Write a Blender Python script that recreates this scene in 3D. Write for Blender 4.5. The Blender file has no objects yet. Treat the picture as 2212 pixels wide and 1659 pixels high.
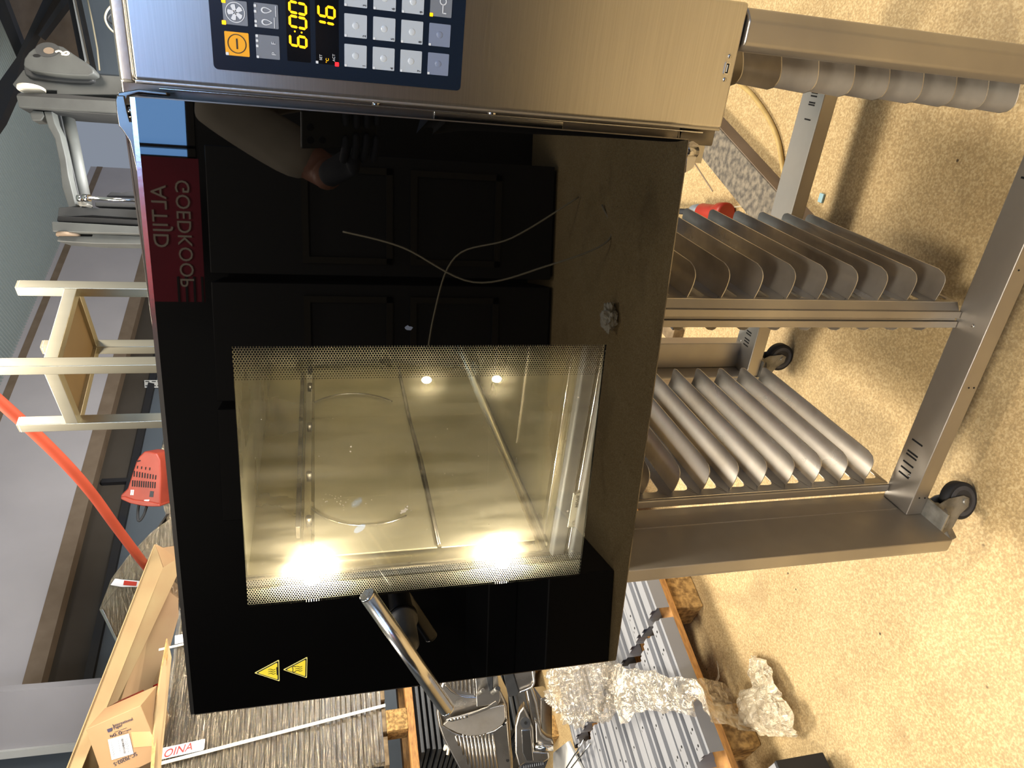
import bpy, bmesh, math, random
import numpy as np
from mathutils import Vector, Matrix
random.seed(7)
S = bpy.context.scene
col = S.collection

# ---------------------------------------------------------------- camera
LIFT = .755                                   # everything is modelled with the oven's lower edge at z=0, floor at -LIFT
def rad(a): return math.radians(a)
_y, _t, _r = rad(27.68), rad(15.02), rad(1.137)
FW = Vector((-math.sin(_y)*math.cos(_t), math.cos(_y)*math.cos(_t), -math.sin(_t)))
_R0 = Vector((math.cos(_y), math.sin(_y), 0)); _D0 = FW.cross(_R0)
RT = _R0*math.cos(_r) + _D0*math.sin(_r)      # to the right for someone standing upright
DN = -_R0*math.sin(_r) + _D0*math.cos(_r)     # down for someone standing upright
CAM = Vector((.0823, -.7859, .4557)); FPX = 1536.
cam = bpy.data.objects.new('camera', bpy.data.cameras.new('camera')); col.objects.link(cam)
m = Matrix((DN, RT, -FW)).transposed().to_4x4(); m.translation = CAM   # the photographer held the phone turned by a quarter
cam.matrix_world = m
cam.data.sensor_width = 36; cam.data.lens = FPX/2212*36; cam.data.clip_start = .002
S.camera = cam
# ---------------------------------------------------------------- world, lights, exposure
S.view_settings.view_transform = 'Standard'; S.view_settings.look = 'None'
S.view_settings.gamma = 1; S.view_settings.exposure = 0.0
w = bpy.data.worlds.new('world'); S.world = w; w.use_nodes = True
w.node_tree.nodes['Background'].inputs[0].default_value = (.55, .62, .75, 1)
w.node_tree.nodes['Background'].inputs[1].default_value = .42
def lamp(name, kind, loc, tgt, energy, color, size=1., sizey=None):
    l = bpy.data.lights.new(name, kind); l.energy = energy; l.color = color
    if kind == 'AREA':
        l.shape = 'RECTANGLE'; l.size = size; l.size_y = sizey or size
    elif kind == 'POINT': l.shadow_soft_size = size
    o = bpy.data.objects.new(name, l); col.objects.link(o); o.location = loc
    o.rotation_euler = (Vector(tgt)-Vector(loc)).to_track_quat('-Z', 'Y').to_euler()
    return o
WARM = (1, .89, .75)
lamp('hall_lamp', 'AREA', (-2.2, 1.5, 2.6), (-1.0, .4, -.75), 175, WARM, 1.6, .8)
lamp('hall_lamp', 'AREA', (1.6, 1.5, 2.6), (.6, .5, -.75), 150, WARM, 1.6, .8)
lamp('hall_lamp', 'AREA', (-3.0, -.9, 2.6), (-1.1, -.1, -.75), 78, WARM, 1.6, .6)
lamp('hall_lamp', 'AREA', (-.15, -2.2, 2.6), (-.1, -1.0, -.75), 115, WARM, .7, .5)
lamp('wall_fill', 'AREA', (-.45, 2.3, .15), (-2.4, 5.0, 2.5), 260, (1, .98, .95), 1.2, 1.)  # added fill lamp hidden behind the oven, brightens the far wall
lamp('window_daylight', 'AREA', (1.6, -3.0, 1.6), (.2, 0, .5), 14, (.40, .62, 1), 1.3, 1.2)

# ---------------------------------------------------------------- rays of the photograph, used to read positions on real planes
def ray(X, Y):
    return FW + RT*((1659-Y-829.5)/FPX) + DN*((X-1106.)/FPX)
def onz(X, Y, z): d = ray(X, Y); return CAM + d*((z-CAM.z)/d.z)
def ony(X, Y, y): d = ray(X, Y); return CAM + d*((y-CAM.y)/d.y)
def onx(X, Y, x): d = ray(X, Y); return CAM + d*((x-CAM.x)/d.x)
def atd(X, Y, d): return CAM + ray(X, Y)*d
def onpl(X, Y, o, n):
    d = ray(X, Y); return CAM + d*((Vector(o)-CAM).dot(n)/d.dot(n))

# ---------------------------------------------------------------- materials
def hexc(h):
    c = [int(h[i:i+2], 16)/255 for i in (0, 2, 4)]
    return tuple(((x/12.92) if x <= .04045 else ((x+.055)/1.055)**2.4) for x in c)+(1,)
def new_mat(name):
    m = bpy.data.materials.new(name); m.use_nodes = True
    return m, m.node_tree.nodes, m.node_tree.links, m.node_tree.nodes['Principled BSDF']
def mat(name, c, rough=.5, metal=0, c2=None, nscale=8, namt=.5, stretch=(1, 1, 1), bump=0, bscale=60, emit=None, estr=0, spec=.5, aniso=0, rvar=0, detail=4, tangent=(1, 0, 0)):
    m, N, L, B = new_mat(name)
    B.inputs['Base Color'].default_value = hexc(c); B.inputs['Roughness'].default_value = rough
    B.inputs['Metallic'].default_value = metal; B.inputs['Specular IOR Level'].default_value = spec
    tc = N.new('ShaderNodeTexCoord'); mp = N.new('ShaderNodeMapping'); mp.inputs['Scale'].default_value = stretch
    L.new(tc.outputs['Object'], mp.inputs[0])
    if c2 or rvar:
        n = N.new('ShaderNodeTexNoise'); n.inputs['Scale'].default_value = nscale; n.inputs['Detail'].default_value = detail
        L.new(mp.outputs[0], n.inputs[0])
        r = N.new('ShaderNodeMapRange'); r.inputs[1].default_value = .5-.25/max(namt, .01)*.5; r.inputs[2].default_value = .5+.25/max(namt, .01)*.5
        L.new(n.outputs[0], r.inputs[0])
        if c2:
            x = N.new('ShaderNodeMix'); x.data_type = 'RGBA'; x.inputs[6].default_value = hexc(c); x.inputs[7].default_value = hexc(c2)
            L.new(r.outputs[0], x.inputs[0]); L.new(x.outputs[2], B.inputs['Base Color'])
        if rvar:
            q = N.new('ShaderNodeMapRange'); q.inputs[3].default_value = rough-rvar; q.inputs[4].default_value = rough+rvar
            L.new(r.outputs[0], q.inputs[0]); L.new(q.outputs[0], B.inputs['Roughness'])
    if bump:
        n = N.new('ShaderNodeTexNoise'); n.inputs['Scale'].default_value = bscale; n.inputs['Detail'].default_value = 3
        L.new(mp.outputs[0], n.inputs[0])
        b = N.new('ShaderNodeBump'); b.inputs['Strength'].default_value = bump; b.inputs['Distance'].default_value = .002
        L.new(n.outputs[0], b.inputs['Height']); L.new(b.outputs[0], B.inputs['Normal'])
    if emit:
        B.inputs['Emission Color'].default_value = hexc(emit); B.inputs['Emission Strength'].default_value = estr
    if aniso:
        B.inputs['Anisotropic'].default_value = aniso
        v = N.new('ShaderNodeCombineXYZ')
        for i in range(3): v.inputs[i].default_value = tangent[i]
        L.new(v.outputs[0], B.inputs['Tangent'])
    return m
M = {}
M['steel'] = mat('brushed_steel', 'c2beb6', .34, 1, 'b2aea6', 3, .5, (1, 1, 1), .06, 180, rvar=.05)
M['panel_steel'] = mat('panel_brushed_steel', 'd8d4cc', .34, 1, 'ccc8c0', 3, .5, (4, 4, 220), .014, 5, aniso=.8, rvar=.03)
M['stand_steel'] = mat('stand_steel', 'b5b0a8', .44, .92, 'a39d93', 5, .6, (1, 1, 1), .05, 160, rvar=.09)
M['plate_steel'] = mat('plate_steel', 'd6d1c7', .33, .8, '9f988c', 9, .6, (1, 1, 1), .08, 50, rvar=.08)
M['polish'] = mat('polished_steel', 'd2d0cc', .14, 1, 'c0bdb8', 12, .4, (1, 1, 1), .02, 200)
M['handle_steel'] = mat('handle_steel', 'dcd9d3', .2, 1, 'cdc9c2', 12, .4, (1, 1, 1), .03, 300)
M['cavity'] = mat('oven_chamber_steel', 'b9b29c', .30, 1, 'a49d84', 6, .7, (1, 1, 1), .12, 25, rvar=.08)
M['cavity_mid'] = mat('oven_baffle_steel', 'b4ad98', .38, .85, '9f9880', 5, .8, (1, 2, 1), .1, 30, rvar=.08)
M['black_glass'] = mat('black_glass', '020202', .012, 0, spec=.55)
M['keypad'] = mat('keypad_film', '0e1a2a', .22, 0, spec=.5)
M['key'] = mat('key_grey', 'a4b0bd', .4); M['key2'] = mat('key_blue_grey', '6f7c96', .4); M['key3'] = mat('key_dim', '6c7480', .4)
M['key_dome'] = mat('key_dome', 'b3bec9', .3); M['key_dot'] = mat('key_dot', 'ccd4dc', .4)
M['yellow_key'] = mat('yellow_key', 'e0a010', .4); M['ink'] = mat('ink_dark', '121418', .5); M['print_white'] = mat('print_white', 'c8d0da', .5)
M['display'] = mat('display_black', '04080f', .15)
M['led_amber'] = mat('led_amber', 'ffb400', .4, emit='ffae00', estr=1.6)
M['led_red'] = mat('led_red', 'ff2020', .4, emit='ff1420', estr=2.2)
M['rubber'] = mat('rubber', '15171a', .7, c2='24262a'); M['black_plastic'] = mat('black_plastic', '0c0d0f', .45)
M['dark_slot'] = mat('slot_dark', '060606', .9)
M['frame_grime'] = mat('grimy_frame_steel', '8a847c', .35, 1, '55504a', 22, .8, (1, 1, .3), .15, 60, rvar=.1)
M['caster'] = mat('caster_metal', '9a9890', .42, .5, '64625c', 30, .8, bump=.2, bscale=90)
M['tire'] = mat('tire_grey', '55565a', .6, c2='3d3e42', nscale=30); M['hub'] = mat('wheel_hub', '2e3036', .4)
M['cardboard'] = mat('cardboard', 'a08b62', .8, c2='987b56', nscale=5, bump=.08, bscale=40)
M['card_edge'] = mat('cardboard_edge', 'c79f63', .9, c2='8c6a42', nscale=60)
M['carton'] = mat('carton', 'a0845c', .7, c2='967350', nscale=4)
M['white_label'] = mat('white_label', 'dedee2', .5); M['red_film'] = mat('red_plastic', '7a1710', .25, c2='4a0d0c', nscale=4)
M['wood'] = mat('pallet_wood', 'c79350', .7, c2='8a5f34', nscale=9, stretch=(3, 3, 14), bump=.3)
M['chip'] = mat('chipboard_block', 'c09a5c', .85, c2='7f6136', nscale=60, bump=.5, bscale=90, namt=1)
M['old_wood'] = mat('old_wood', '8e7a5c', .85, c2='55452f', nscale=30, bump=.5, bscale=60)
M['grey_profile'] = mat('grey_powdercoat', '85878a', .7, 0, '94969a', 3, .5, bump=.04, spec=.25)
M['alu'] = mat('cast_aluminium', 'c4bfb6', .3, 1, 'aca79e', 6, .6, bump=.06, rvar=.06)
M['alu_tube'] = mat('aluminium_tube', 'c9c5b2', .33, 1, 'b5af98', 7, .6, stretch=(1, 1, .2), bump=.08)
M['brown_panel'] = mat('brown_board', '8b7148', .6, c2='7a6440', nscale=5)
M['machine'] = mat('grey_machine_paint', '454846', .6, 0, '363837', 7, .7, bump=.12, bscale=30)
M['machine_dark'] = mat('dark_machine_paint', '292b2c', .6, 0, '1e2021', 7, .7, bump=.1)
M['red_hose'] = mat('red_hose', '9c3f28', .5, c2='883420', nscale=4)
M['red_tool'] = mat('red_tool_plastic', '8a3320', .55, c2='6f2416', nscale=6)
M['plug_red'] = mat('plug_red', '9c2a14', .45); M['plug_grey'] = mat('plug_grey', '7f8890', .45)
M['cable'] = mat('yellowed_cable', 'c2a768', .6, c2='a98e54', nscale=30)
M['wire'] = mat('pale_wire', 'b0a890', .5)
M['black_tray'] = mat('black_tray', '1e1c1a', .35, .1, '38342e', 14, .7, (1, 1, 1), .1)
M['dark_tray'] = mat('dark_tray', '26282a', .5, .1, '3a3d3e', 14, .6)
M['strap'] = mat('white_strap', 'd8d2c0', .5)
M['dark_steel'] = mat('dark_steel_beam', '20222a', .55, .2, '2c2a28', 4, .6)
M['wall_white'] = mat('white_wall', 'b6b2b4', .8, c2='a9a5a8', nscale=1.6, bump=.05, bscale=12)
M['wall_white'] .node_tree
M['brown_tape'] = mat('brown_edge', '7f6f5e', .8, c2='6c5c4a', nscale=6)
M['soffit'] = mat('dark_soffit', '4a443c', .85, c2='40392f', nscale=3)
M['wall_grey'] = mat('grey_wall', '5b646c', .7, c2='525b64', nscale=1.5)
M['dark_cabinet'] = mat('dark_cabinet', '0c0d10', .5, c2='141519', nscale=3)
M['cabinet_frame'] = mat('cabinet_frame', '35322c', .5, .5)
M['shirt'] = mat('grey_shirt', '8e867a', .9, c2='7c756a', nscale=12); M['skin'] = mat('skin', '7d5443', .6); M['glove'] = mat('dark_glove', '10141f', .8)
M['trousers'] = mat('dark_trousers', '14161c', .9); M['hair'] = mat('dark_hair', '1c1712', .8)
M['banner'] = mat('red_banner', '8c1030', .6, c2='6a0c24', nscale=3); M['banner_ink'] = mat('banner_letters', 'b8aca0', .6)
M['window_light'] = mat('window_daylight', 'a8d4ff', .5, emit='7db8ff', estr=8.5)
M['ticket_blue'] = mat('blue_scrap', '8fb0b8', .5)
M['yellow_sign'] = mat('yellow_sign', 'e8d43c', .4); M['sign_border'] = mat('sign_border', 'f0e68a', .4)
M['red_print'] = mat('red_print', 'b02c1c', .5); M['blue_print'] = mat('dark_blue_print', '2a2440', .5)
M['lamp_glow'] = mat('halogen_glow', 'fff4da', .4, emit='fff0cc', estr=110.)
M['socket_white'] = mat('socket_white', 'c9c9c4', .5)

def mat_film(name, tint, alpha, rough=.12, bump=.9, bscale=28, stretch=(1, 1, 1), white=.3):
    """clear wrinkled plastic film: mostly see-through, glossy folds"""
    m, N, L, B = new_mat(name); out = N['Material Output']
    tc = N.new('ShaderNodeTexCoord'); mp = N.new('ShaderNodeMapping'); mp.inputs['Scale'].default_value = stretch
    L.new(tc.outputs['Object'], mp.inputs[0])
    n = N.new('ShaderNodeTexNoise'); n.inputs['Scale'].default_value = bscale; n.inputs['Detail'].default_value = 5; n.inputs['Distortion'].default_value = 1.2
    L.new(mp.outputs[0], n.inputs[0])
    b = N.new('ShaderNodeBump'); b.inputs['Strength'].default_value = bump; b.inputs['Distance'].default_value = .02
    L.new(n.outputs[0], b.inputs['Height'])
    g = N.new('ShaderNodeBsdfGlossy'); g.inputs['Color'].default_value = hexc(tint); g.inputs['Roughness'].default_value = rough; L.new(b.outputs[0], g.inputs['Normal'])
    d = N.new('ShaderNodeBsdfDiffuse'); d.inputs['Color'].default_value = hexc(tint); L.new(b.outputs[0], d.inputs['Normal'])
    a = N.new('ShaderNodeMixShader'); a.inputs[0].default_value = white; L.new(g.outputs[0], a.inputs[1]); L.new(d.outputs[0], a.inputs[2])
    t = N.new('ShaderNodeBsdfTransparent')
    x = N.new('ShaderNodeMixShader')
    r = N.new('ShaderNodeMapRange'); r.inputs[1].default_value = .35; r.inputs[2].default_value = .7; r.inputs[3].default_value = alpha*.45; r.inputs[4].default_value = min(1, alpha*1.7)
    L.new(n.outputs[0], r.inputs[0]); L.new(r.outputs[0], x.inputs[0])
    L.new(t.outputs[0], x.inputs[1]); L.new(a.outputs[0], x.inputs[2]); L.new(x.outputs[0], out.inputs['Surface'])
    return m
M['film'] = mat_film('clear_film', 'efe6d4', .42)
M['film_dense'] = mat_film('crumpled_film', 'e6d9bc', .8, .2, white=.7)
M['wrap_film'] = mat_film('stretch_wrap', 'd8cbb0', .32, .12, 1., 9, (1.2, 1.2, 13), white=.14)

def floor_mat():
    m, N, L, B = new_mat('concrete_floor')
    tc = N.new('ShaderNodeTexCoord')
    def noise(s, d=6, dist=0):
        n = N.new('ShaderNodeTexNoise'); n.inputs['Scale'].default_value = s; n.inputs['Detail'].default_value = d; n.inputs['Distortion'].default_value = dist
        L.new(tc.outputs['Object'], n.inputs[0]); return n
    def ramp(src, pts):
        r = N.new('ShaderNodeValToRGB'); e = r.color_ramp.elements
        e[0].position, e[0].color = pts[0][0], hexc(pts[0][1]); e[1].position, e[1].color = pts[-1][0], hexc(pts[-1][1])
        for p, c in pts[1:-1]: q = e.new(p); q.color = hexc(c)
        L.new(src, r.inputs[0]); return r
    a = ramp(noise(2.2, 8, .6).outputs[0], [(.3, 'a38b63'), (.5, 'b59c72'), (.72, 'c2ac82')])
    b = ramp(noise(210, 7, .3).outputs[0], [(.36, '83704a'), (.5, 'b89c68'), (.63, 'dcc99a')])
    x = N.new('ShaderNodeMix'); x.data_type = 'RGBA'; x.inputs[0].default_value = .42
    L.new(a.outputs[0], x.inputs[6]); L.new(b.outputs[0], x.inputs[7])
    v = N.new('ShaderNodeTexVoronoi'); v.inputs['Scale'].default_value = 26; L.new(tc.outputs['Object'], v.inputs[0])
    sp = N.new('ShaderNodeMapRange'); sp.inputs[1].default_value = .05; sp.inputs[2].default_value = .11; L.new(v.outputs['Distance'], sp.inputs[0])
    pick = N.new('ShaderNodeMapRange'); pick.inputs[1].default_value = .55; pick.inputs[2].default_value = .62
    n3 = noise(9, 2); L.new(n3.outputs[0], pick.inputs[0])
    inv = N.new('ShaderNodeMath'); inv.operation = 'SUBTRACT'; inv.inputs[0].default_value = 1; L.new(sp.outputs[0], inv.inputs[1])
    mm = N.new('ShaderNodeMath'); mm.operation = 'MULTIPLY'; L.new(inv.outputs[0], mm.inputs[0]); L.new(pick.outputs[0], mm.inputs[1])
    y = N.new('ShaderNodeMix'); y.data_type = 'RGBA'; L.new(mm.outputs[0], y.inputs[0]); L.new(x.outputs[2], y.inputs[6]); y.inputs[7].default_value = hexc('4a3c2a')
    st = N.new('ShaderNodeMapRange'); st.inputs[1].default_value = .56; st.inputs[2].default_value = .74; st.inputs[4].default_value = .38; L.new(noise(3.1, 5, 1).outputs[0], st.inputs[0])
    z = N.new('ShaderNodeMix'); z.data_type = 'RGBA'; L.new(st.outputs[0], z.inputs[0]); L.new(y.outputs[2], z.inputs[6]); z.inputs[7].default_value = hexc('6d5a40')
    L.new(z.outputs[2], B.inputs['Base Color']); B.inputs['Roughness'].default_value = .62; B.inputs['Specular IOR Level'].default_value = .3
    bp = N.new('ShaderNodeBump'); bp.inputs['Strength'].default_value = .35; bp.inputs['Distance'].default_value = .003
    L.new(b.outputs[0], bp.inputs['Height']); L.new(bp.outputs[0], B.inputs['Normal'])
    return m
M['floor'] = floor_mat()
M['scratched'] = mat('scratched_steel', '5b554c', .6, .3, '8c8270', 60, .9, (1, 1, 1), .25, 90, rvar=.1, detail=8)
def corr_mat():
    m, N, L, B = new_mat('corrugated_panel')
    B.inputs['Base Color'].default_value = hexc('9dabae'); B.inputs['Roughness'].default_value = .5
    tc = N.new('ShaderNodeTexCoord'); wv = N.new('ShaderNodeTexWave'); wv.inputs['Scale'].default_value = 14; wv.bands_direction = 'X'
    L.new(tc.outputs['UV'], wv.inputs[0]); b = N.new('ShaderNodeBump'); b.inputs['Strength'].default_value = .5; b.inputs['Distance'].default_value = .01
    L.new(wv.outputs[0], b.inputs['Height']); L.new(b.outputs[0], B.inputs['Normal'])
    return m
M['corr'] = corr_mat()

# ---------------------------------------------------------------- mesh helpers
class MB:
    def __init__(s): s.v = []; s.f = []; s.smooth = []
    def add(s, vs, fs, sm=False):
        o = len(s.v); s.v += [Vector(v) for v in vs]
        for f in fs: s.f.append([i+o for i in f]); s.smooth.append(sm)
        return s
    def box(s, x0, x1, y0, y1, z0, z1):
        return s.add([(x, y, z) for x in (x0, x1) for y in (y0, y1) for z in (z0, z1)],
                     [(0, 1, 3, 2), (4, 6, 7, 5), (0, 4, 5, 1), (2, 3, 7, 6), (0, 2, 6, 4), (1, 5, 7, 3)])
    def obox(s, o, a, b, c):
        """box from corner o along the edge vectors a, b, c"""
        o, a, b, c = map(Vector, (o, a, b, c))
        return s.add([o+a*i+b*j+c*k for i in (0, 1) for j in (0, 1) for k in (0, 1)],
                     [(0, 1, 3, 2), (4, 6, 7, 5), (0, 4, 5, 1), (2, 3, 7, 6), (0, 2, 6, 4), (1, 5, 7, 3)])
    def bar(s, p, q, w, h, up=(0, 0, 1)):
        p, q = Vector(p), Vector(q); d = (q-p).normalized(); u = Vector(up); r = d.cross(u).normalized(); u = r.cross(d)
        return s.obox(p-r*w/2-u*h/2, q-p, r*w, u*h)
    def prism(s, pts, ex, sm=False):
        n = len(pts); ex = Vector(ex); p = [Vector(a) for a in pts]
        return s.add(p+[a+ex for a in p], [tuple(range(n)), tuple(range(2*n-1, n-1, -1))]+[(i, i+n, (i+1) % n+n, (i+1) % n) for i in range(n)])
    def tube(s, pts, r, n=12, cap=True):
        pts = [Vector(p) for p in pts]; rr = r if isinstance(r, (list, tuple)) else [r]*len(pts); vs = []; fs = []
        t = (pts[1]-pts[0]).normalized(); u = t.orthogonal().normalized()
        for i, p in enumerate(pts):
            t = (pts[min(i+1, len(pts)-1)]-pts[max(i-1, 0)]).normalized(); u = (u-t*u.dot(t)).normalized(); v = t.cross(u)
            for k in range(n):
                a = 2*math.pi*k/n; vs.append(p+(u*math.cos(a)+v*math.sin(a))*rr[i])
        for i in range(len(pts)-1):
            for k in range(n): fs.append((i*n+k, i*n+(k+1) % n, (i+1)*n+(k+1) % n, (i+1)*n+k))
        s.add(vs, fs, True)
        if cap:
            s.add(vs[:n], [tuple(range(n-1, -1, -1))]); s.add(vs[-n:], [tuple(range(n))])
        return s
    def ball(s, c, r, n=12, sc=(1, 1, 1)):
        c = Vector(c); vs = []; fs = []
        for i in range(n+1):
            for k in range(2*n):
                a = math.pi*i/n; b = math.pi*k/n
                vs.append(c+Vector((math.sin(a)*math.cos(b)*sc[0], math.sin(a)*math.sin(b)*sc[1], math.cos(a)*sc[2]))*r)
        for i in range(n):
            for k in range(2*n): fs.append((i*2*n+k, (i+1)*2*n+k, (i+1)*2*n+(k+1) % (2*n), i*2*n+(k+1) % (2*n)))
        return s.add(vs, fs, True)
    def grid(s, rows, sm=True):
        n = len(rows[0]); fs = [(i*n+k, i*n+k+1, (i+1)*n+k+1, (i+1)*n+k) for i in range(len(rows)-1) for k in range(n-1)]
        return s.add([p for r in rows for p in r], fs, sm)
    def build(s, name, m, parent=None, bevel=0, seg=2, solid=0, sub=0):
        me = bpy.data.meshes.new(name); off = Vector((0, 0, 0)); p = parent
        while p: off += p.location; p = p.parent
        me.from_pydata([tuple(v-off) for v in s.v], [], s.f)
        for p, q in zip(me.polygons, s.smooth): p.use_smooth = q
        bm = bmesh.new(); bm.from_mesh(me)
        bmesh.ops.remove_doubles(bm, verts=bm.verts, dist=1e-6) if len(s.v) < 4000 and not solid else None
        bmesh.ops.recalc_face_normals(bm, faces=bm.faces)
        if bevel:
            es = [e for e in bm.edges if len(e.link_faces) == 2 and e.calc_face_angle(0) > .5]
            bmesh.ops.bevel(bm, geom=es, offset=bevel, segments=seg, profile=.5, affect='EDGES', clamp_overlap=True)
            for f in bm.faces: f.smooth = True
        bm.to_mesh(me); bm.free()
        o = bpy.data.objects.new(name, me); col.objects.link(o); o.parent = parent
        me.materials.append(M[m] if isinstance(m, str) else m)
        if bevel:
            q = o.modifiers.new('flat faces', 'WEIGHTED_NORMAL'); q.weight = 60
        if solid:
            q = o.modifiers.new('thickness', 'SOLIDIFY'); q.thickness = solid; q.offset = 0
            if any(s.smooth): q = o.modifiers.new('crisp rim', 'EDGE_SPLIT'); q.split_angle = rad(50)
        if sub:
            q = o.modifiers.new('smooth', 'SUBSURF'); q.levels = sub; q.render_levels = sub
        return o
def tag(o, label, cat=None, group=None, kind=None):
    if label: o['label'] = label
    if cat: o['category'] = cat
    if group: o['group'] = group
    if kind: o['kind'] = kind
    return o
def thing(name, label, cat, loc=(0, 0, 0), group=None):
    o = bpy.data.objects.new(name, None); col.objects.link(o); o.location = loc; o.empty_display_size = .05
    return tag(o, label, cat, group)
def struct(mb, name, m, **k):
    o = mb.build(name, m, **k); o['kind'] = 'structure'; return o
def prism_at(pts, d, th, name, m, parent, bevel=0, exdir=None):
    """solid plate standing at camera depth d (metres), th thick, outlined on the plane at that depth"""
    ex = (exdir or FW)*th
    return MB().prism([atd(X, Y, d) for X, Y in pts], ex).build(name, m, parent, bevel=bevel)
def curve_pts(pts, n=8):
    pts = [Vector(p) for p in pts]; out = []
    for i in range(len(pts)-1):
        p0 = pts[max(i-1, 0)]; p1 = pts[i]; p2 = pts[i+1]; p3 = pts[min(i+2, len(pts)-1)]
        for k in range(n):
            t = k/n; out.append(.5*((2*p1)+(-p0+p2)*t+(2*p0-5*p1+4*p2-p3)*t*t+(-p0+3*p1-3*p2+p3)*t**3))
    return out+[pts[-1]]
def text(body, name, m, parent, origin, xdir, ydir, size, depth=.0004, align='LEFT', mirror=False, shear=0):
    c = bpy.data.curves.new(name, 'FONT'); c.body = body; c.size = size; c.extrude = depth; c.align_x = align; c.shear = shear; c.resolution_u = 3
    t = bpy.data.objects.new('tmp', c); col.objects.link(t)
    bpy.context.view_layer.update()
    me = bpy.data.meshes.new_from_object(t.evaluated_get(bpy.context.evaluated_depsgraph_get())); bpy.data.objects.remove(t)
    x, y = Vector(xdir).normalized(), Vector(ydir).normalized(); z = x.cross(y); off = Vector((0, 0, 0)); p = parent
    while p: off += p.location; p = p.parent
    for v in me.vertices: v.co = Vector(origin)-off+x*v.co.x+y*v.co.y+z*v.co.z
    o = bpy.data.objects.new(name, me); col.objects.link(o); o.parent = parent; me.materials.clear(); me.materials.append(M[m])
    return o
FZ = -LIFT
# building directions: the hall is turned against the oven
WD = Vector((math.sin(rad(17)), math.cos(rad(17)), 0)); PD = Vector((-WD.y, WD.x, 0))

# ================================================================ SETTING
struct(MB().box(-9, 5, -5, 9, FZ-.1, FZ), 'floor', 'floor')
def plane_hit(X, Y, D): return onpl(X, Y, CAM+PD*D, PD)
D1 = 5.5
fb = plane_hit(145, 1260, D1).z                                    # height of the fascia's lower edge
ft = plane_hit(47, 709, D1).z
D2 = D1+.22
zm = onpl(238, 1260, CAM+PD*D2, PD).z                            # level of the dark rail between brown and grey wall
def wpt(D, s, z): p = CAM+PD*D+WD*s; return Vector((p.x, p.y, z))
struct(MB().obox(wpt(D2, -4, FZ), WD*14, PD*.2, (0, 0, zm-FZ)), 'wall_back', 'wall_grey')
struct(MB().obox(wpt(D1, -4, fb+.12), WD*14, PD*.12, (0, 0, ft-fb-.12)), 'wall_upper', 'wall_white')
struct(MB().obox(wpt(D1-.004, -4, fb), WD*14, PD*.12, (0, 0, .12)), 'trim_1', 'brown_tape')
struct(MB().obox(wpt(D1-.004, -4, fb+(ft-fb)*.86), WD*14, PD*.004, (0, 0, .07)), 'trim_2', 'brown_tape')
struct(MB().obox(wpt(D2, -4, zm), WD*14, PD*.2, (0, 0, fb-zm+.3)), 'wall_back_upper', 'soffit')
tag(MB().obox(wpt(D2-.05, -4, zm-.03), WD*14, PD*.05, (0, 0, .06)).build('wall_rail', 'dark_steel'), 'long dark steel rail along the lower edge of the brown wall band', 'rail')
s0 = (onpl(225, 1049, CAM+PD*D2, PD)-CAM).dot(WD)
tag(MB().obox(wpt(D2-.045, s0, zm), WD*.045, PD*.045, (0, 0, fb-zm)).build('wall_stud', 'dark_steel'), 'short dark upright stud crossing the brown wall band above the red tool', 'stud')
# sloping roof of ribbed panels: contains WD and the seam direction
gdir = (onz(7, 247, ft)-onz(125, 469, ft)).normalized()          # pointing from the wall into the hall
nrm_c = Vector((0, 0, 1))
ps = [onz(66, 358, ft), onz(34, 500, ft), onz(22, 697, ft)]
acr = Vector((-gdir.y, gdir.x, 0))
gaps = (ps[2]-ps[0]).dot(acr)/2
base = ps[0]; step = WD*(gaps/WD.dot(acr))
for i in range(-1, 9):
    a = base+step*i
    k = (wpt(D1, 0, ft)-a).dot(PD)/gdir.dot(PD)                               # start where the panel meets the fascia
    a = a+gdir*k
    mb = MB(); nr = 22
    wdt = step-WD*.012
    rows = []
    for e in (-0.05, 7.):
        r = []
        for j in range(nr*4+1):
            hgt = .026*(1 if (j % 4) in (1, 2) else 0)
            r.append(a+wdt*(j/(nr*4))+gdir*e-nrm_c*hgt)
        rows.append(r)
    mb.grid(rows, False)
    o = mb.build('ceiling', 'corr', solid=.004); o['kind'] = 'structure'
# dark backing above the ribbed panels, seen in the seams
k = MB(); k.obox(base-step*.98+Vector((0, 0, .06))-gdir*1.2, step*10, gdir*8.3, (0, 0, .05)); struct(k, 'ceiling_backing', 'dark_steel')

# ---- gable end at the upper right with its trusses
def slabx(pts, d, th, name, m, label=None, cat=None, **kw):
    o = prism_at(pts, d, th, name, m, None, **kw)
    if label: tag(o, label, cat)
    else: o['kind'] = 'structure'
    return o
slabx([(-160, -260), (215, -160), (215, 165), (60, 190), (52, 118), (0, 255), (-160, 420)], 7.6, .1, 'wall_gable', 'brown_tape')
slabx([(-60, -260), (4, -15), (52, 112), (36, 124), (-60, -95)], 6.2, .08, 'roof_truss', 'dark_steel', 'wide dark diagonal truss member at the very top corner', 'truss')
slabx([(104, -25), (128, -25), (50, 115), (28, 200), (0, 262), (-40, 320), (-40, 230), (35, 125)], 6.0, .08, 'roof_truss', 'dark_steel', 'thick dark sloping rafter passing behind the rounded grey bracket', 'truss')
slabx([(150, -12), (145, 6), (88, 80), (82, 76), (138, -10)], 5.8, .06, 'roof_truss', 'dark_steel', 'thin dark brace joining the sloping rafter', 'truss')
slabx([(140, -30), (150, -30), (184, 136), (172, 130)], 5.5, .05, 'steel_strip', 'dark_steel', 'narrow dark blue strip beside the white ceiling strip', 'strip')
slabx([(151, -30), (158, -10), (188, 130), (184, 136)], 5.4, .04, 'light_strip', 'socket_white', 'thin white ceiling strip with dark joints', 'strip')
slabx([(158, -30), (165, -20), (203, 158), (196, 150)], 5.35, .05, 'steel_strip', 'rubber', 'black strip along the grey gable panel', 'strip')
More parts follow.
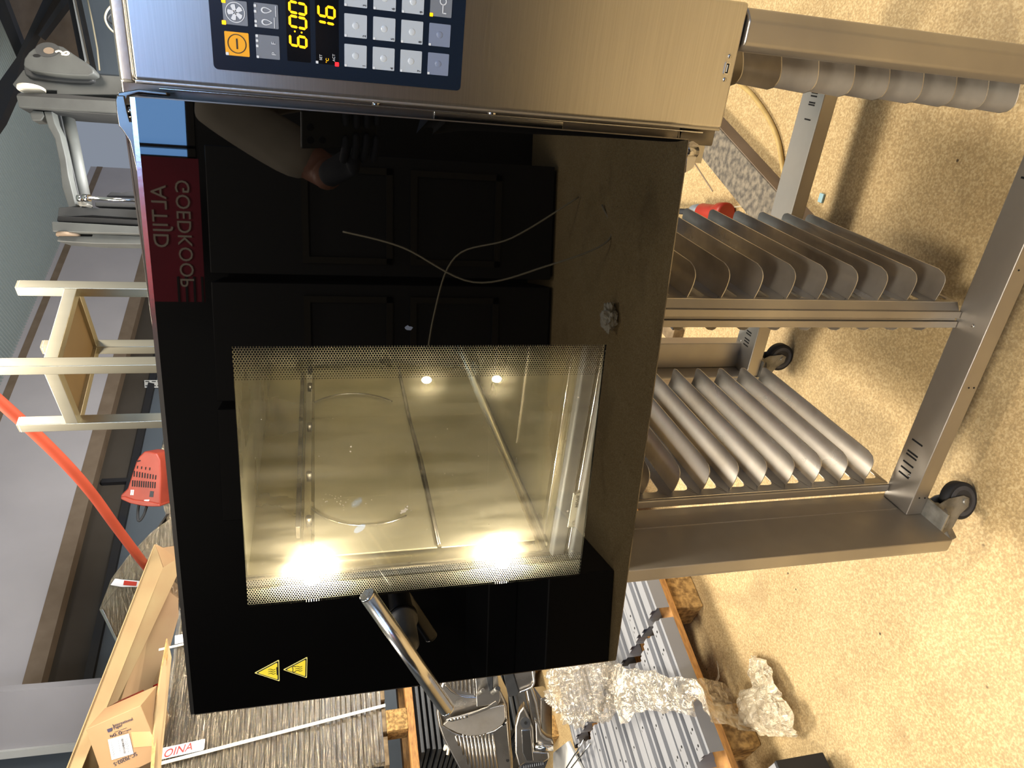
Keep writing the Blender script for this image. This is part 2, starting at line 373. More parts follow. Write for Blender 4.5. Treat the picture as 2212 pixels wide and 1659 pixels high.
slabx([(165, -60), (300, -60), (300, 165), (203, 158)], 5.6, .1, 'wall_right', 'wall_grey')
tag(MB().tube([atd(X, Y, 5.2) for X, Y in ((188, -6), (200, 50), (210, 105), (215, 152))], .006, 8).build('thin_cable', 'wire'), 'thin pale cable running down the dark grey gable panel', 'cable')
cb = thing('coiled_cable', 'round coil of pale cable hanging beside the steel oven top', 'cable', atd(240, 40, 3.0))
MB().tube(curve_pts([atd(X, Y, 3.0) for X, Y in ((262, 2), (246, 8), (232, 22), (227, 38), (232, 54), (244, 68), (258, 76))]), .004, 8).build('outer_loop', 'wire', cb)
MB().tube(curve_pts([atd(X, Y, 3.03) for X, Y in ((262, 22), (246, 25), (233, 38), (238, 48), (256, 58))]), .004, 8).build('inner_loop', 'rubber', cb)

# ---- white wall on the left with its stepped lower face
slabx([(-80, 1500), (60, 1490), (225, 1476), (260, 1476), (260, 1600), (0, 1627), (-80, 1635)], 4.55, .1, 'wall_left', 'wall_white')
slabx([(-80, 1633), (0, 1625), (260, 1598), (260, 1612), (0, 1641), (-80, 1650)], 4.52, .05, 'trim_3', 'socket_white')
slabx([(-80, 1645), (260, 1608), (260, 1740), (-80, 1760)], 4.58, .08, 'wall_left_low', 'wall_grey')

# ================================================================ OVEN
oven = thing('convection_oven', 'stainless steel convection oven with black glass door and lit window on its rack stand', 'oven', (-.3, .4, 0))
BX0, BX1, BD = -.725, .130, .82
SK = .0015
body = MB()
body.box(BX0, BX1, .03, BD, .585, .634)        # top
body.box(BX0, -.05, .03, BD, .046, .085)           # bottom
body.box(BX0, -.655, .03, BD, .085, .585)      # left
body.box(-.045, BX1, .03, BD, 0, .585)      # control side
body.box(-.655, -.045, .70, BD, .085, .585)    # back
body.build('housing', 'steel', oven)
ff = MB()                                                        # front frame around the chamber
ff.box(BX0, -.645, .012, .032, .046, .634); ff.box(-.052, -.001, .012, .032, .046, .634); ff.box(-.022, -.001, .012, .032, 0, .046); ff.box(-.645, -.052, .012, .032, .046, .085); ff.box(-.645, -.052, .012, .032, .575, .634)
ffo = ff.build('front_frame', 'frame_grime', oven, bevel=.002)
gk = MB(); gk.box(-.66, -.635, -.004, .012, .07, .60); gk.box(-.062, -.040, -.004, .012, .07, .60); gk.box(-.635, -.062, -.004, .012, .07, .095); gk.box(-.635, -.062, -.004, .012, .575, .60)
gk.build('door_gasket', 'rubber', oven, bevel=.004)
# control panel: brushed sheet folded at its edges
cp = MB(); cp.box(0, .130, 0, .030, 0, .62)
cpo = cp.build('control_panel', 'panel_steel', oven, bevel=.0035, seg=3)
MB().box(-.004, .130, .006, .03, .6195, .634).build('top_edge', 'steel', cpo, bevel=.004, seg=3)
MB().box(-.0035, .0005, .003, .03, 0, .62).build('fold_edge', 'steel', cpo, bevel=.0012)
# keypad
def zpan(z): return z
def rrect(x0, x1, z0, z1, y, r, n=5):
    pts = []
    for cx, cz, a0 in ((x1-r, z1-r, 0), (x0+r, z1-r, 90), (x0+r, z0+r, 180), (x1-r, z0+r, 270)):
        for k in range(n+1):
            a = rad(a0+90*k/n); pts.append((cx+r*math.cos(a), y, cz+r*math.sin(a)))
    return pts
KP0, KP1 = .0157, .119
kp = MB().prism(rrect(KP0, KP1, .3103, .5486, -.0009, .004), (0, .001, 0)).build('keypad', 'keypad', oven)
def flat(x0, x1, z0, z1, name, m, y=-.0014, r=.0008, parent=kp, th=.0006): return MB().prism(rrect(x0, x1, z0, z1, y, r, 3), (0, th, 0)).build(name, m, parent)
for z0, z1 in ((.4597, .4812), (.4331, .4545)): flat(.0290, .1085, z0, z1, 'display', 'display')
def dot(x, z, r=.0011, m='key_dot', name='indicator', y=-.0019, parent=kp): return flat(x-r, x+r, z-r, z+r, name, m, y, r*.3, parent)
KX = (.0287, .0553, .0818)
num = [['1', '2', '3'], ['4', '5', '6'], ['7', '8', '9']]
for r_, zt in enumerate((.4275, .4002, .3730, .3455)):
    for c_, x0 in enumerate(KX):
        x1, z0 = x0+.0204, zt-.0214
        mm = 'key' if r_ < 3 else ('key2' if c_ < 2 else 'key3')
        kb = flat(x0, x1, z0, zt, 'key', mm)
        if not (r_ == 3 and c_ == 2):
            MB().ball((x0+.0105, -.0012, (z0+zt)/2), .0034, 8, (1, .25, 1)).build('key_dome', 'key_dome' if r_ < 3 else mm, kp)
            dot(x0+.0011, zt-.0012)
        if r_ < 3: text(num[r_][c_], 'key_number', 'ink', kp, (x0+.0011, -.0019, z0+.0012), (1, 0, 0), (0, 0, 1), .0042, .0001)
# lock key with its key symbol
cx, cz = .0925, .3350
def ring(cx, cz, r, wd, n=20, a0=0, a1=360, y=-.0019, th=.0004, parent=kp, m='print_white', name='symbol'):
    mb = MB(); k = int(n*(a1-a0)/360); po = [(cx+math.cos(rad(a0+(a1-a0)*i/k))*(r+wd/2), y, cz+math.sin(rad(a0+(a1-a0)*i/k))*(r+wd/2)) for i in range(k+1)]
    pi_ = [(cx+math.cos(rad(a0+(a1-a0)*i/k))*(r-wd/2), y, cz+math.sin(rad(a0+(a1-a0)*i/k))*(r-wd/2)) for i in range(k+1)]
    vs = po+pi_; fs = [(i, i+1, i+k+2, i+k+1) for i in range(k)]
    mb.add(vs+[(a[0], a[1]+th, a[2]) for a in vs], fs); return mb
b = ring(.0945, .3302, .0030, .0010); b.add([(.0893, -.0019, .3297), (.0915, -.0019, .3297), (.0915, -.0019, .3307), (.0893, -.0019, .3307)], [(0, 1, 2, 3)])
b = ring(.0955, .3330, .0030, .0010); b.box(.0847, .0926, -.0019, -.0017, .3325, .3335); b.box(.0847, .0857, -.0019, -.0017, .3295, .3330); b.build('key_symbol', 'print_white', kp)
dot(.0829, .3441, .0016, 'led_amber', 'status_light')
# top two key rows
def key4(x0, zt, mm, name='key'): return flat(x0, x0+.0205, zt-.0214, zt, name, mm)
key4(.0290, .5370, 'yellow_key'); key4(.0554, .5370, 'key3'); key4(.0820, .5370, 'key3')
key4(.0290, .5095, 'key3'); key4(.0556, .5095, 'key3'); key4(.0822, .5095, 'key3')
b = ring(.0395, .5264, .0080, .0007, 32); b.box(.0350, .0440, -.0019, -.0017, .5258, .5270); b.build('power_symbol', 'ink', kp)
b = ring(.0660, .5262, .0083, .0007, 32)
for k in range(5):
    a = rad(90+72*k); c_, s_ = math.cos(a), math.sin(a)
    pl = [(.0006, .0012), (.0006, -.0012), (.0064, -.0022), (.0070, .0002), (.0060, .0022)]
    b.add([(.0660+c_*p-s_*q, -.0019, .5262+s_*p+c_*q) for p, q in pl], [(0, 1, 2, 3, 4)])
b.build('fan_symbol', 'print_white', kp)
for fx, bar_z, sgn in ((.0605, .4918, 1), (.0705, .4905, 1)):
    d = MB(); n = 16
    po = [(fx+.0034*math.sin(t)*math.sin(t/2), -.0019, .4985+.0050*-math.cos(t)) for t in [2*math.pi*i/n for i in range(n)]]
    pi_ = [(fx+(p[0]-fx)*.72, -.0019, .4983+(p[2]-.4983)*.72) for p in po]
    d.add(po+pi_, [(i, (i+1) % n, n+(i+1) % n, n+i) for i in range(n)]); d.box(fx-.0045, fx+.0045, -.0019, -.0017, .4915 if fx < .065 else .4900, .4921 if fx < .065 else .4906)
    d.build('flame_symbol', 'print_white', kp)
text('P', 'key_letter', 'print_white', kp, (.0325, -.0019, .4915), (1, 0, 0), (0, 0, 1), .0055, .0001); text('F', 'key_letter', 'print_white', kp, (.0418, -.0019, .4915), (1, 0, 0), (0, 0, 1), .0055, .0001)
for x in (.0300, .0395, .0440, .0482): dot(x, .5082)
for x in (.0568, .0605, .0688, .0735): dot(x, .5085)
dot(.0303, .5355, .0013, 'key_dot'); dot(.0566, .5366, .0018, 'led_amber', 'status_light'); dot(.0747, .5358, .0018, 'led_amber', 'status_light')
dot(.0299, .4347, .0019, 'led_red', 'status_light'); dot(.0302, .4535, .0012)
text('SET', 'display_text', 'print_white', kp, (.0322, -.0019, .4488), (1, 0, 0), (0, 0, 1), .0034, .0001)
text('ACT', 'display_text', 'print_white', kp, (.0322, -.0019, .4365), (1, 0, 0), (0, 0, 1), .0034, .0001)
text('°C', 'display_text', 'led_amber', kp, (.0303, -.0019, .4425), (1, 0, 0), (0, 0, 1), .0040, .0001)
SEG = {'0': 'abcdef', '6': 'acdefg', '1': 'bc'}
def digit(ch, x, z, w_=.0088, h=.0148):
    """slanted seven-segment figure, x z = lower left"""
    t = .0011; mb = MB(); g = .0003; sh = .10
    P = dict(a=((0, h), (w_, h)), g=((0, h/2), (w_, h/2)), d=((0, 0), (w_, 0)), f=((0, h/2), (0, h)), e=((0, 0), (0, h/2)), b=((w_, h/2), (w_, h)), c=((w_, 0), (w_, h/2)))
    for s in SEG[ch]:
        (ax, az), (bx, bz) = P[s]
        d = Vector((bx-ax, 0, bz-az)).normalized(); n = Vector((-d.z, 0, d.x)); A = Vector((ax, 0, az))+d*g; B_ = Vector((bx, 0, bz))-d*g
        pts = [A, A+d*t+n*t, B_-d*t+n*t, B_, B_-d*t-n*t, A+d*t-n*t]
        mb.prism([(x+p.x+p.z*sh, -.0024, z+p.z) for p in pts], (0, .0008, 0))
    return mb.build('display_digit', 'led_amber', kp)
digit('6', .0420, .4632); digit('0', .0582, .4630); digit('0', .0702, .4629)
flat(.0541, .0557, .4665, .4681, 'display_colon', 'led_amber', -.0024); flat(.0545, .0561, .4727, .4743, 'display_colon', 'led_amber', -.0024)
digit('1', .0560, .4367, .0088); digit('6', .0700, .4366)
# usb port
us = MB().prism(rrect(.0574, .0698, .0078, .0135, -.0015, .001, 3), (0, .002, 0)).build('usb_port', 'polish', oven)
MB().box(.0586, .0686, -.0019, -.0014, .0092, .0122).build('port_slot', 'dark_slot', us); MB().box(.0600, .0672, -.0021, -.0018, .0109, .0120).build('port_tongue', 'socket_white', us)
for x in (.0520, .0760):
    s_ = MB().ball((x, -.0002, .0100), .0024, 8, (1, .6, 1)).build('screw', 'polish', oven)
# strip between panel and door: latch plate with two screws
lp = MB().box(-.022, -.006, .0095, .0125, .19, .335).build('latch_plate', 'polish', oven, bevel=.001)
for X, Y in ((812, 222), (1063, 245)):
    p = ony(X, Y, .0095); sc = MB().ball((p.x, .0095, p.z), .0045, 8, (1, .5, 1)).build('screw', 'polish', lp)
    MB().box(p.x-.003, p.x+.003, .0066, .0078, p.z-.0006, p.z+.0006).add([], []).build('screw_slot', 'dark_slot', lp)
MB().box(-.0075, -.0055, .004, .013, .02, .60).build('edge_seal', 'polish', oven, bevel=.0008)

# ---- door
DA = rad(8.13); SD = Vector((-math.cos(DA), -math.sin(DA), 0)); DN_ = Vector((math.sin(DA), -math.cos(DA), 0)); DO = Vector((-.0129, -.02, 0))
def dpt(s, z, o=0): return DO+SD*s+DN_*o+Vector((0, 0, z))
def onnd(X, Y, o=0):
    p = onpl(X, Y, DO+DN_*o, DN_); return (p-DO).dot(SD), p.z
def dbox(mb, s0, s1, z0, z1, o0, o1): return mb.obox(dpt(s0, z0, o0), SD*(s1-s0), (0, 0, z1-z0), DN_*(o1-o0))
DW, DZ0, DZ1 = .7174, .0499, .6166
W0, W1, WZ0, WZ1 = .2399, .5673, .1207, .5463
dg = MB(); G = -.005
for a in ((0, W0, DZ0, DZ1), (W1, DW, DZ0, DZ1), (W0, W1, DZ0, WZ0), (W0, W1, WZ1, DZ1)): dbox(dg, *a, G, 0)
door = dg.build('door', 'black_glass', oven)
fr = MB()
for a in ((.004, DW-.004, DZ0+.004, .09), (.004, DW-.004, .577, DZ1-.002), (.004, .215, .09, .577), (.612, DW-.004, .09, .577)): dbox(fr, *a, -.043, G-.0004)
fr.build('inner_frame', 'steel', door)
e = MB(); dbox(e, .0, DW, DZ1, DZ1+.0045, -.03, -.0005); e.build('top_trim', 'polish', door)
e = MB(); dbox(e, DW, DW+.0012, DZ0, DZ1, -.008, 0); dbox(e, -.0012, 0, DZ0, DZ1, -.01, 0); dbox(e, 0, DW, DZ0-.0012, DZ0, -.01, 0); e.build('edge_trim', 'frame_grime', door)

def pane_mat():
    """clear pane whose left and right margins carry a printed screen of black dots"""
    m, N, L, B = new_mat('window_pane_print'); out = N['Material Output']
    tc = N.new('ShaderNodeUVMap')
    sx = N.new('ShaderNodeSeparateXYZ'); L.new(tc.outputs[0], sx.inputs[0])      # u = metres from the hinge side, v = metres up
    def mth(op, a, b=None, c=None):
        n = N.new('ShaderNodeMath'); n.operation = op
        for i, q in enumerate((a, b, c)):
            if q is None: continue
            if isinstance(q, (int, float)): n.inputs[i].default_value = q
            else: L.new(q, n.inputs[i])
        return n.outputs[0]
    pt = .0030
    def dots(off):
        a = mth('SUBTRACT', mth('FRACT', mth('ADD', mth('DIVIDE', sx.outputs[0], pt*1.732), off)), .5)
        b = mth('SUBTRACT', mth('FRACT', mth('ADD', mth('DIVIDE', sx.outputs[1], pt), off)), .5)
        return mth('SQRT', mth('ADD', mth('MULTIPLY', mth('POWER', a, 2), 3), mth('POWER', b, 2)))
    dd = mth('MINIMUM', dots(0.), dots(.5))
    near = mth('SUBTRACT', mth('ADD', W0, .039), sx.outputs[0]); far = mth('SUBTRACT', sx.outputs[0], W1-.037)
    k = mth('DIVIDE', mth('MAXIMUM', near, far), .038)                          # 0 inside ... 1 at the printed border
    rr = mth('MULTIPLY_ADD', k, .31, .17)
    inside = mth('GREATER_THAN', k, 0)
    msk = mth('MULTIPLY', mth('LESS_THAN', dd, rr), inside)
    ft_ = N.new('ShaderNodeFresnel'); ft_.inputs[0].default_value = 1.5
    gl = N.new('ShaderNodeBsdfGlossy'); gl.inputs['Roughness'].default_value = .01
    tr = N.new('ShaderNodeBsdfTransparent'); tr.inputs[0].default_value = (.93, .95, .92, 1)
    a = N.new('ShaderNodeMixShader'); L.new(ft_.outputs[0], a.inputs[0]); L.new(tr.outputs[0], a.inputs[1]); L.new(gl.outputs[0], a.inputs[2])
    bk = B; bk.inputs['Base Color'].default_value = (.004, .004, .004, 1); bk.inputs['Roughness'].default_value = .1
    x = N.new('ShaderNodeMixShader'); L.new(msk, x.inputs[0]); L.new(a.outputs[0], x.inputs[1]); L.new(bk.outputs[0], x.inputs[2]); L.new(x.outputs[0], out.inputs[0])
    return m
def clear_mat(name, smear=.0):
    m, N, L, B = new_mat(name); out = N['Material Output']
    ft_ = N.new('ShaderNodeFresnel'); ft_.inputs[0].default_value = 1.45
    gl = N.new('ShaderNodeBsdfGlossy'); gl.inputs['Roughness'].default_value = .02
    tr = N.new('ShaderNodeBsdfTransparent'); a = N.new('ShaderNodeMixShader'); L.new(ft_.outputs[0], a.inputs[0]); L.new(tr.outputs[0], a.inputs[1]); L.new(gl.outputs[0], a.inputs[2])
    df = N.new('ShaderNodeBsdfTranslucent'); df.inputs[0].default_value = hexc('fff1d8'); d2 = N.new('ShaderNodeBsdfDiffuse'); d2.inputs[0].default_value = hexc('fff1d8')
    mx = N.new('ShaderNodeMixShader'); mx.inputs[0].default_value = .5; L.new(df.outputs[0], mx.inputs[1]); L.new(d2.outputs[0], mx.inputs[2])
    tc = N.new('ShaderNodeTexCoord'); mp = N.new('ShaderNodeMapping'); mp.inputs['Scale'].default_value = (14, 14, 2); L.new(tc.outputs['Object'], mp.inputs[0])
    n = N.new('ShaderNodeTexNoise'); n.inputs['Scale'].default_value = 3; n.inputs['Detail'].default_value = 8; L.new(mp.outputs[0], n.inputs[0])
    r = N.new('ShaderNodeMapRange'); r.inputs[1].default_value = .35; r.inputs[2].default_value = .8; r.inputs[3].default_value = smear*.3; r.inputs[4].default_value = smear*2; L.new(n.outputs[0], r.inputs[0])
    x = N.new('ShaderNodeMixShader'); L.new(r.outputs[0], x.inputs[0]); L.new(a.outputs[0], x.inputs[1]); L.new(mx.outputs[0], x.inputs[2]); L.new(x.outputs[0], out.inputs[0])
    return m
M['plate_grey'] = mat('plate_grey', '77746a', .5)
M['channel'] = mat('bright_backing', 'd9d0ba', .5)
M['pane'] = pane_mat(); M['inner_pane'] = clear_mat('greasy_inner_pane', .055)
mb = MB(); dbox(mb, W0, W1, WZ0, WZ1, G*.5-.0002, G*.5); wp_ = mb.build('window_pane', 'pane', door)
uv = wp_.data.uv_layers.new(name='UVMap')
for lp_ in wp_.data.loops:
    co_ = wp_.data.vertices[lp_.vertex_index].co+oven.location
    uv.data[lp_.index].uv = ((co_-DO).dot(SD), co_.z)
mb = MB(); dbox(mb, .216, .611, .091, .576, -.040, -.037); mb.build('inner_pane', 'inner_pane', door)
# pale channel added to brighten the printed margin, and the two halogen lamps
for z in (.472, .224):
    c = dpt(.553, z, -.024)
    MB().ball(c, .0065, 10, (1, 1, 1.5)).build('bulb_or_reflection', 'lamp_glow', door)
    l = bpy.data.lights.new('oven_lamp', 'POINT'); l.energy = 8.5; l.color = (1, .87, .68); l.shadow_soft_size = .006
    lo = bpy.data.objects.new('oven_lamp', l); col.objects.link(lo); lo.location = dpt(.548, z, -.075)
    l2 = bpy.data.lights.new('lamp_spill', 'POINT'); l2.energy = .8; l2.color = (1, .9, .72); l2.shadow_soft_size = .006
    lo = bpy.data.objects.new('lamp_spill', l2); col.objects.link(lo); lo.location = dpt(.556, z, -.014)
for X, Y in ((922, 822), (1074, 820)):
    s_, z_ = onnd(X, Y, -.046); MB().ball(dpt(s_, z_, -.048), .0042, 8, (1, 1, 1.4)).build('bulb_or_reflection', 'lamp_glow', door)  # small glowing balls imitating the lamps' reflections
    l2 = bpy.data.lights.new('lamp_spill', 'POINT'); l2.energy = .35; l2.color = (1, .86, .64); l2.shadow_soft_size = .004  # added point light that brightens the right margin
    lo = bpy.data.objects.new('lamp_spill', l2); col.objects.link(lo); lo.location = dpt(s_, z_, -.062)
lc = MB(); dbox(lc, .566, .612, .1, .57, -.036, -.033); lc.build('bright_backing', 'channel', door)
# handle: slanted round bar on a black boss
h0 = onnd(795, 1287, .07); h1 = onnd(965, 1530, .07)
hc = ((h0[0]+h1[0])/2, (h0[1]+h1[1])/2)
hb = MB().tube([dpt(h0[0], h0[1], .07), dpt(h1[0], h1[1], .07)], .0098, 40)
ho = hb.build('handle_bar', 'handle_steel', door)
hd = Vector(dpt(h1[0], h1[1], .07)-dpt(h0[0], h0[1], .07)).normalized()
for p, q in ((dpt(h0[0], h0[1], .07), -1), (dpt(h1[0], h1[1], .07), 1)):
    MB().tube([p, p+hd*q*.0022, p+hd*q*.003], [.0098, .0096, .0085], 40).build('end_cap', 'polish', ho)
MB().tube([dpt(*hc, 0), dpt(*hc, .006), dpt(*hc, .0062), dpt(*hc, .052), dpt(*hc, .062)], [.019, .019, .0155, .0145, .008], 40).build('handle_boss', 'black_plastic', door)
# warning signs
def tri_sign(pts, kind):
    P = [Vector(dpt(*onnd(X, Y), .0004)) for X, Y in pts]; c = (P[0]+P[1]+P[2])/3
    def rounded(f, o):
        out = []
        Q = [c+(p-c)*f for p in P]
        for i in range(3):
            a, b, d = Q[i], Q[i-1], Q[(i+1) % 3]
            for t in (0, .5, 1):
                e1 = a+(b-a).normalized()*.0016; e2 = a+(d-a).normalized()*.0016
                out.append(((1-t)**2*e1+2*t*(1-t)*a+t*t*e2)+DN_*o)
        return out
    s = MB().prism(rounded(1, .0000), DN_*.0003).build('warning_sign', 'sign_border', door)
    MB().prism(rounded(.90, .0004), DN_*.0002).build('sign_line', 'ink', door)
    MB().prism(rounded(.78, .0007), DN_*.0002).build('sign_face', 'yellow_sign', door)
    g = MB(); cz_ = c.z
    for k in range(3):
        pl = [c+SD*-(k-1)*.0032+Vector((0, 0, (t-.5)*.0085+(.0005 if kind else -.001)))+SD*.0010*math.sin(t*6.28)+DN_*.0011 for t in [i/8 for i in range(9)]]
        g.tube(pl, .00035, 5)
    if kind == 0: g.obox(c+SD*-.006+Vector((0, 0, -.0078))+DN_*.001, SD*.012, (0, 0, .0012), DN_*.0003)
    else:
        g.tube([c+SD*.0045*math.cos(a)+Vector((0, 0, .0062+.0020*math.sin(a)+.0008*math.sin(3*a)))+DN_*.0011 for a in [rad(-40+26*i) for i in range(11)]], .0004, 5)
    g.build('sign_symbol', 'ink', door)
tri_sign([(549, 1453), (603, 1424), (604, 1471)], 0); tri_sign([(611, 1446), (664, 1418), (663, 1464)], 1)
random.seed(5)
def smudge(X, Y, r, m_, n=11, parent=door, name='smudge', sx=1.):
    c = onnd(X, Y, 0); pts = []
    for i in range(n):
        a = 2*math.pi*i/n; q = r*random.uniform(.55, 1.15); pts.append(dpt(c[0]+q*math.cos(a)*sx, c[1]+q*math.sin(a), .0002))
    MB().prism(pts, DN_*.0002).build(name, m_, parent)
M['smudge'] = mat('dried_smudge', '3a4250', .8); M['residue'] = mat('dried_residue', 'b8b09c', .9)
smudge(883, 708, .0042, 'smudge', sx=.7)
for X, Y, r in ((871, 1104, .0034), (876, 1100, .0026), (880, 1094, .0012), (866, 1108, .0016), (1226, 1104, .0016), (758, 965, .0012), (757, 975, .0010), (1249, 858, .0012)): smudge(X, Y, r, 'residue')
sp_ = MB(); random.seed(11)
for i in range(70):
    X, Y = (random.gauss(730, 22), random.gauss(1080, 10)) if i < 30 else (random.uniform(540, 1240), random.uniform(900, 1230))
    c = onnd(X, Y, 0); r = random.uniform(.00025, .0006); sp_.prism([dpt(c[0]+r*math.cos(a), c[1]+r*math.sin(a), .0002) for a in (0, 1.05, 2.1, 3.14, 4.2, 5.2)], DN_*.0001)
sp_.build('dried_specks', 'residue', door)['kind'] = 'stuff'
# hinge brackets, polished, above and below the door's hinge side
def dprism(pts, o, th, name, m, parent, bevel=.001): return MB().prism([dpt(*onnd(X, Y, o), o) for X, Y in pts], DN_*-th).build(name, m, parent, bevel=bevel)
M['arm'] = mat('hinge_steel', '7d7872', .22, 1, '5e5a55', 20, .7)
dprism([(252, 206), (249, 215), (251, 240), (256, 272), (266, 284), (280, 306), (288, 340), (297, 384), (303, 384), (299, 330), (294, 290), (290, 262), (281, 262), (275, 240), (268, 206)], -.002, .012, 'hinge_arm', 'arm', door)
dprism([(254, 200), (300, 192), (360, 199), (362, 207), (300, 201), (276, 208), (270, 226), (255, 226)], -.004, .016, 'hinge_bracket', 'arm', oven)
dprism([(1497, 304), (1510, 312), (1508, 330), (1500, 360), (1494, 366), (1480, 374), (1483, 340), (1488, 306)], -.012, .010, 'hinge_bracket', 'polish', oven)
MB().tube([dpt(.012, DZ1+.002, -.014), dpt(.012, DZ1+.018, -.014)], .006, 16).build('hinge_pin', 'polish', oven)
MB().tube([dpt(.012, DZ0-.02, -.014), dpt(.012, DZ0, -.014)], .006, 16).build('hinge_pin', 'polish', oven)

# ---- oven chamber
CX0, CX1, CY0, CY1, CZ0, CZ1 = -.640, -.062, .03, .69, .120, .560
ch = MB(); t = .003
ch.box(CX0-t, CX0, CY0, CY1, CZ0, CZ1); ch.box(CX1, CX1+t, CY0, CY1, CZ0, CZ1); ch.box(CX0-t, CX1+t, CY1, CY1+t, CZ0, CZ1)
ch.box(CX0-t, CX1+t, CY0, CY1, CZ0-t, CZ0); ch.box(CX0-t, CX1+t, CY0, CY1, CZ1, CZ1+t)
cho = ch.build('chamber', 'cavity', oven)
# coved lower-left corner
cv = []
for y in (CY0, CY1): cv.append([(CX0+.018-.018*math.cos(rad(a)), y, CZ0+.018-.018*math.sin(rad(a))) for a in range(0, 91, 10)])
MB().grid(cv).build('corner_cove', 'polish', cho)
# baffle sheet on the left wall: screwed sheet with folded edges and two round fan openings
MB().box(CX0+.004, CX0+.007, .05, .66, .29, .470).build('fan_baffle', 'cavity_mid', cho, bevel=.001)
MB().box(CX0+.004, CX0+.006, .05, .66, .135, .284).build('fan_baffle', 'cavity_mid', cho, bevel=.001)
MB().tube([(CX0+.010, .05, .287), (CX0+.010, .28, .284), (CX0+.010, .46, .289), (CX0+.010, .66, .286)], .0028, 8).build('weld_seam', 'frame_grime', cho)
MB().box(CX0+.002, CX0+.018, .06, .655, .474, .486).build('mounting_rail', 'polish', cho, bevel=.001)
MB().box(CX0+.002, CX0+.024, .10, .62, .490, .497).build('mounting_rail', 'frame_grime', cho, bevel=.001)
for y in (.64, .56, .40, .24, .12):
    MB().tube([(CX0+.012, y, .478), (CX0+.026, y, .478)], .005, 10).build('rail_bolt', 'frame_grime', cho)
def arc3(c, r, a0, a1, n=16): return [Vector((c[0], c[1]+r*math.cos(rad(a0+(a1-a0)*i/n)), c[2]+r*math.sin(rad(a0+(a1-a0)*i/n)))) for i in range(n+1)]
p1 = onx(770, 1115, CX0+.01); MB().tube(arc3((CX0+.010, p1.y+.075, p1.z-.02), .10, 100, 215), .0016, 6).build('fan_ring', 'polish', cho)
p1 = onx(760, 850, CX0+.01); MB().tube(arc3((CX0+.010, p1.y-.10, p1.z), .10, -52, 48), .0016, 6).build('fan_ring', 'frame_grime', cho)
# chamber floor: pan groove and front sill
MB().box(CX0+.02, CX1-.02, .045, .060, CZ0, CZ0+.004).build('floor_lip', 'polish', cho, bevel=.001)
for y in (.25, .45): MB().box(CX0+.06, CX1-.06, y, y+.003, CZ0, CZ0+.002).build('floor_seam', 'frame_grime', cho)
MB().box(CX0, CX1, .012, .030, .098, .119).build('chamber_sill', 'rubber', oven, bevel=.004)
MB().box(CX0, CX1, .004, .014, .084, .098).build('chamber_sill', 'polish', oven, bevel=.002)
pa = ony(1232, 1135, .0105); pb = ony(1250, 1062, .0105); 
# maker's plate on the sill, left part
q0 = ony(1252, 1136, .0035); q1 = ony(1237, 1064, .0035)
pl0 = MB().box(q0.x, q1.x, .0015, .0035, q1.z-.022, q1.z-.001).build('rating_plate', 'plate_grey', oven)
text('MIWE', 'plate_print', 'ink', oven, (q1.x-.026, .0012, q1.z-.012), (1, 0, 0), (0, 0, 1), .0085, .0001)
text('CE', 'plate_print', 'ink', oven, (q0.x+.004, .0012, q1.z-.012), (1, 0, 0), (0, 0, 1), .0075, .0001)
for x in (q0.x+.0015, q1.x-.0015): MB().ball((x, .0012, q1.z-.0035), .0011, 6).build('rivet', 'ink', oven)

# ================================================================ STAND
stand = thing('rack_stand', 'stainless steel rolling stand with tray ledges under the oven', 'stand', (-.3, .38, FZ))
PZ0, PZ1 = -.65, -.004
def rounded_post(x0, x1, y0, y1, z0, z1, r, cut=0):
    prof = []
    for cx, cy, a0 in ((x1-.002, y0+.002, 270), (x1-.002, y1-.002, 0), (x0+.002, y1-.002, 90), (x0+r, y0+r, 180)):
        rr = .002 if cx != x0+r else r
        for k in range(5):
            a = rad(a0+90*k/4); prof.append((cx+rr*math.cos(a), cy+rr*math.sin(a), z0))
    return MB().prism(prof, (0, 0, z1-z0))
RX0, RX1 = .0815, .126
post = {}
post['fl'] = rounded_post(-.70, -.67, 0.0, .150, PZ0, .045, .010).build('post', 'stand_steel', stand)
post['fr'] = MB().prism([(RX0, .012, PZ0), (RX0+.008, .0, PZ0), (RX1-.012, .0, PZ0), (RX1, .012, PZ0), (RX1, .15, PZ0), (RX0, .15, PZ0)], (0, 0, PZ1-PZ0)).build('post', 'stand_steel', stand, bevel=.003)
MB().box(-.6702, -.668, .098, .145, PZ0+.04, PZ1).build('post_flange', 'stand_steel', post['fl'])
post['bl'] = MB().box(-.70, -.67, .665, .76, PZ0, .045).build('post', 'stand_steel', stand, bevel=.003)
post['br'] = MB().box(RX0, RX1, .665, .76, PZ0, PZ1).build('post', 'stand_steel', stand, bevel=.003)
MB().box(-.67, -.60, .72, .76, PZ0, PZ1).build('post_flange', 'stand_steel', post['bl'], bevel=.002)
rails = {}
rails['f'] = MB().box(-.67, RX0, .078, .142, PZ0, -.615).build('rail', 'stand_steel', stand, bevel=.002)
MB().box(-.67, -.05, .69, .73, .015, .045).build('rail', 'stand_steel', stand, bevel=.002)
rails['b'] = MB().box(-.67, RX0, .665, .745, PZ0, -.615).build('rail', 'stand_steel', stand, bevel=.002)
MB().box(-.67, RX0, .68, .745, -.05, PZ1).build('rail', 'stand_steel', stand, bevel=.002)
for x0, x1 in ((-.70, -.67), (RX0, RX1)): MB().box(x0, x1, .15, .665, -.06, PZ1).build('side_rail', 'stand_steel', stand, bevel=.002)
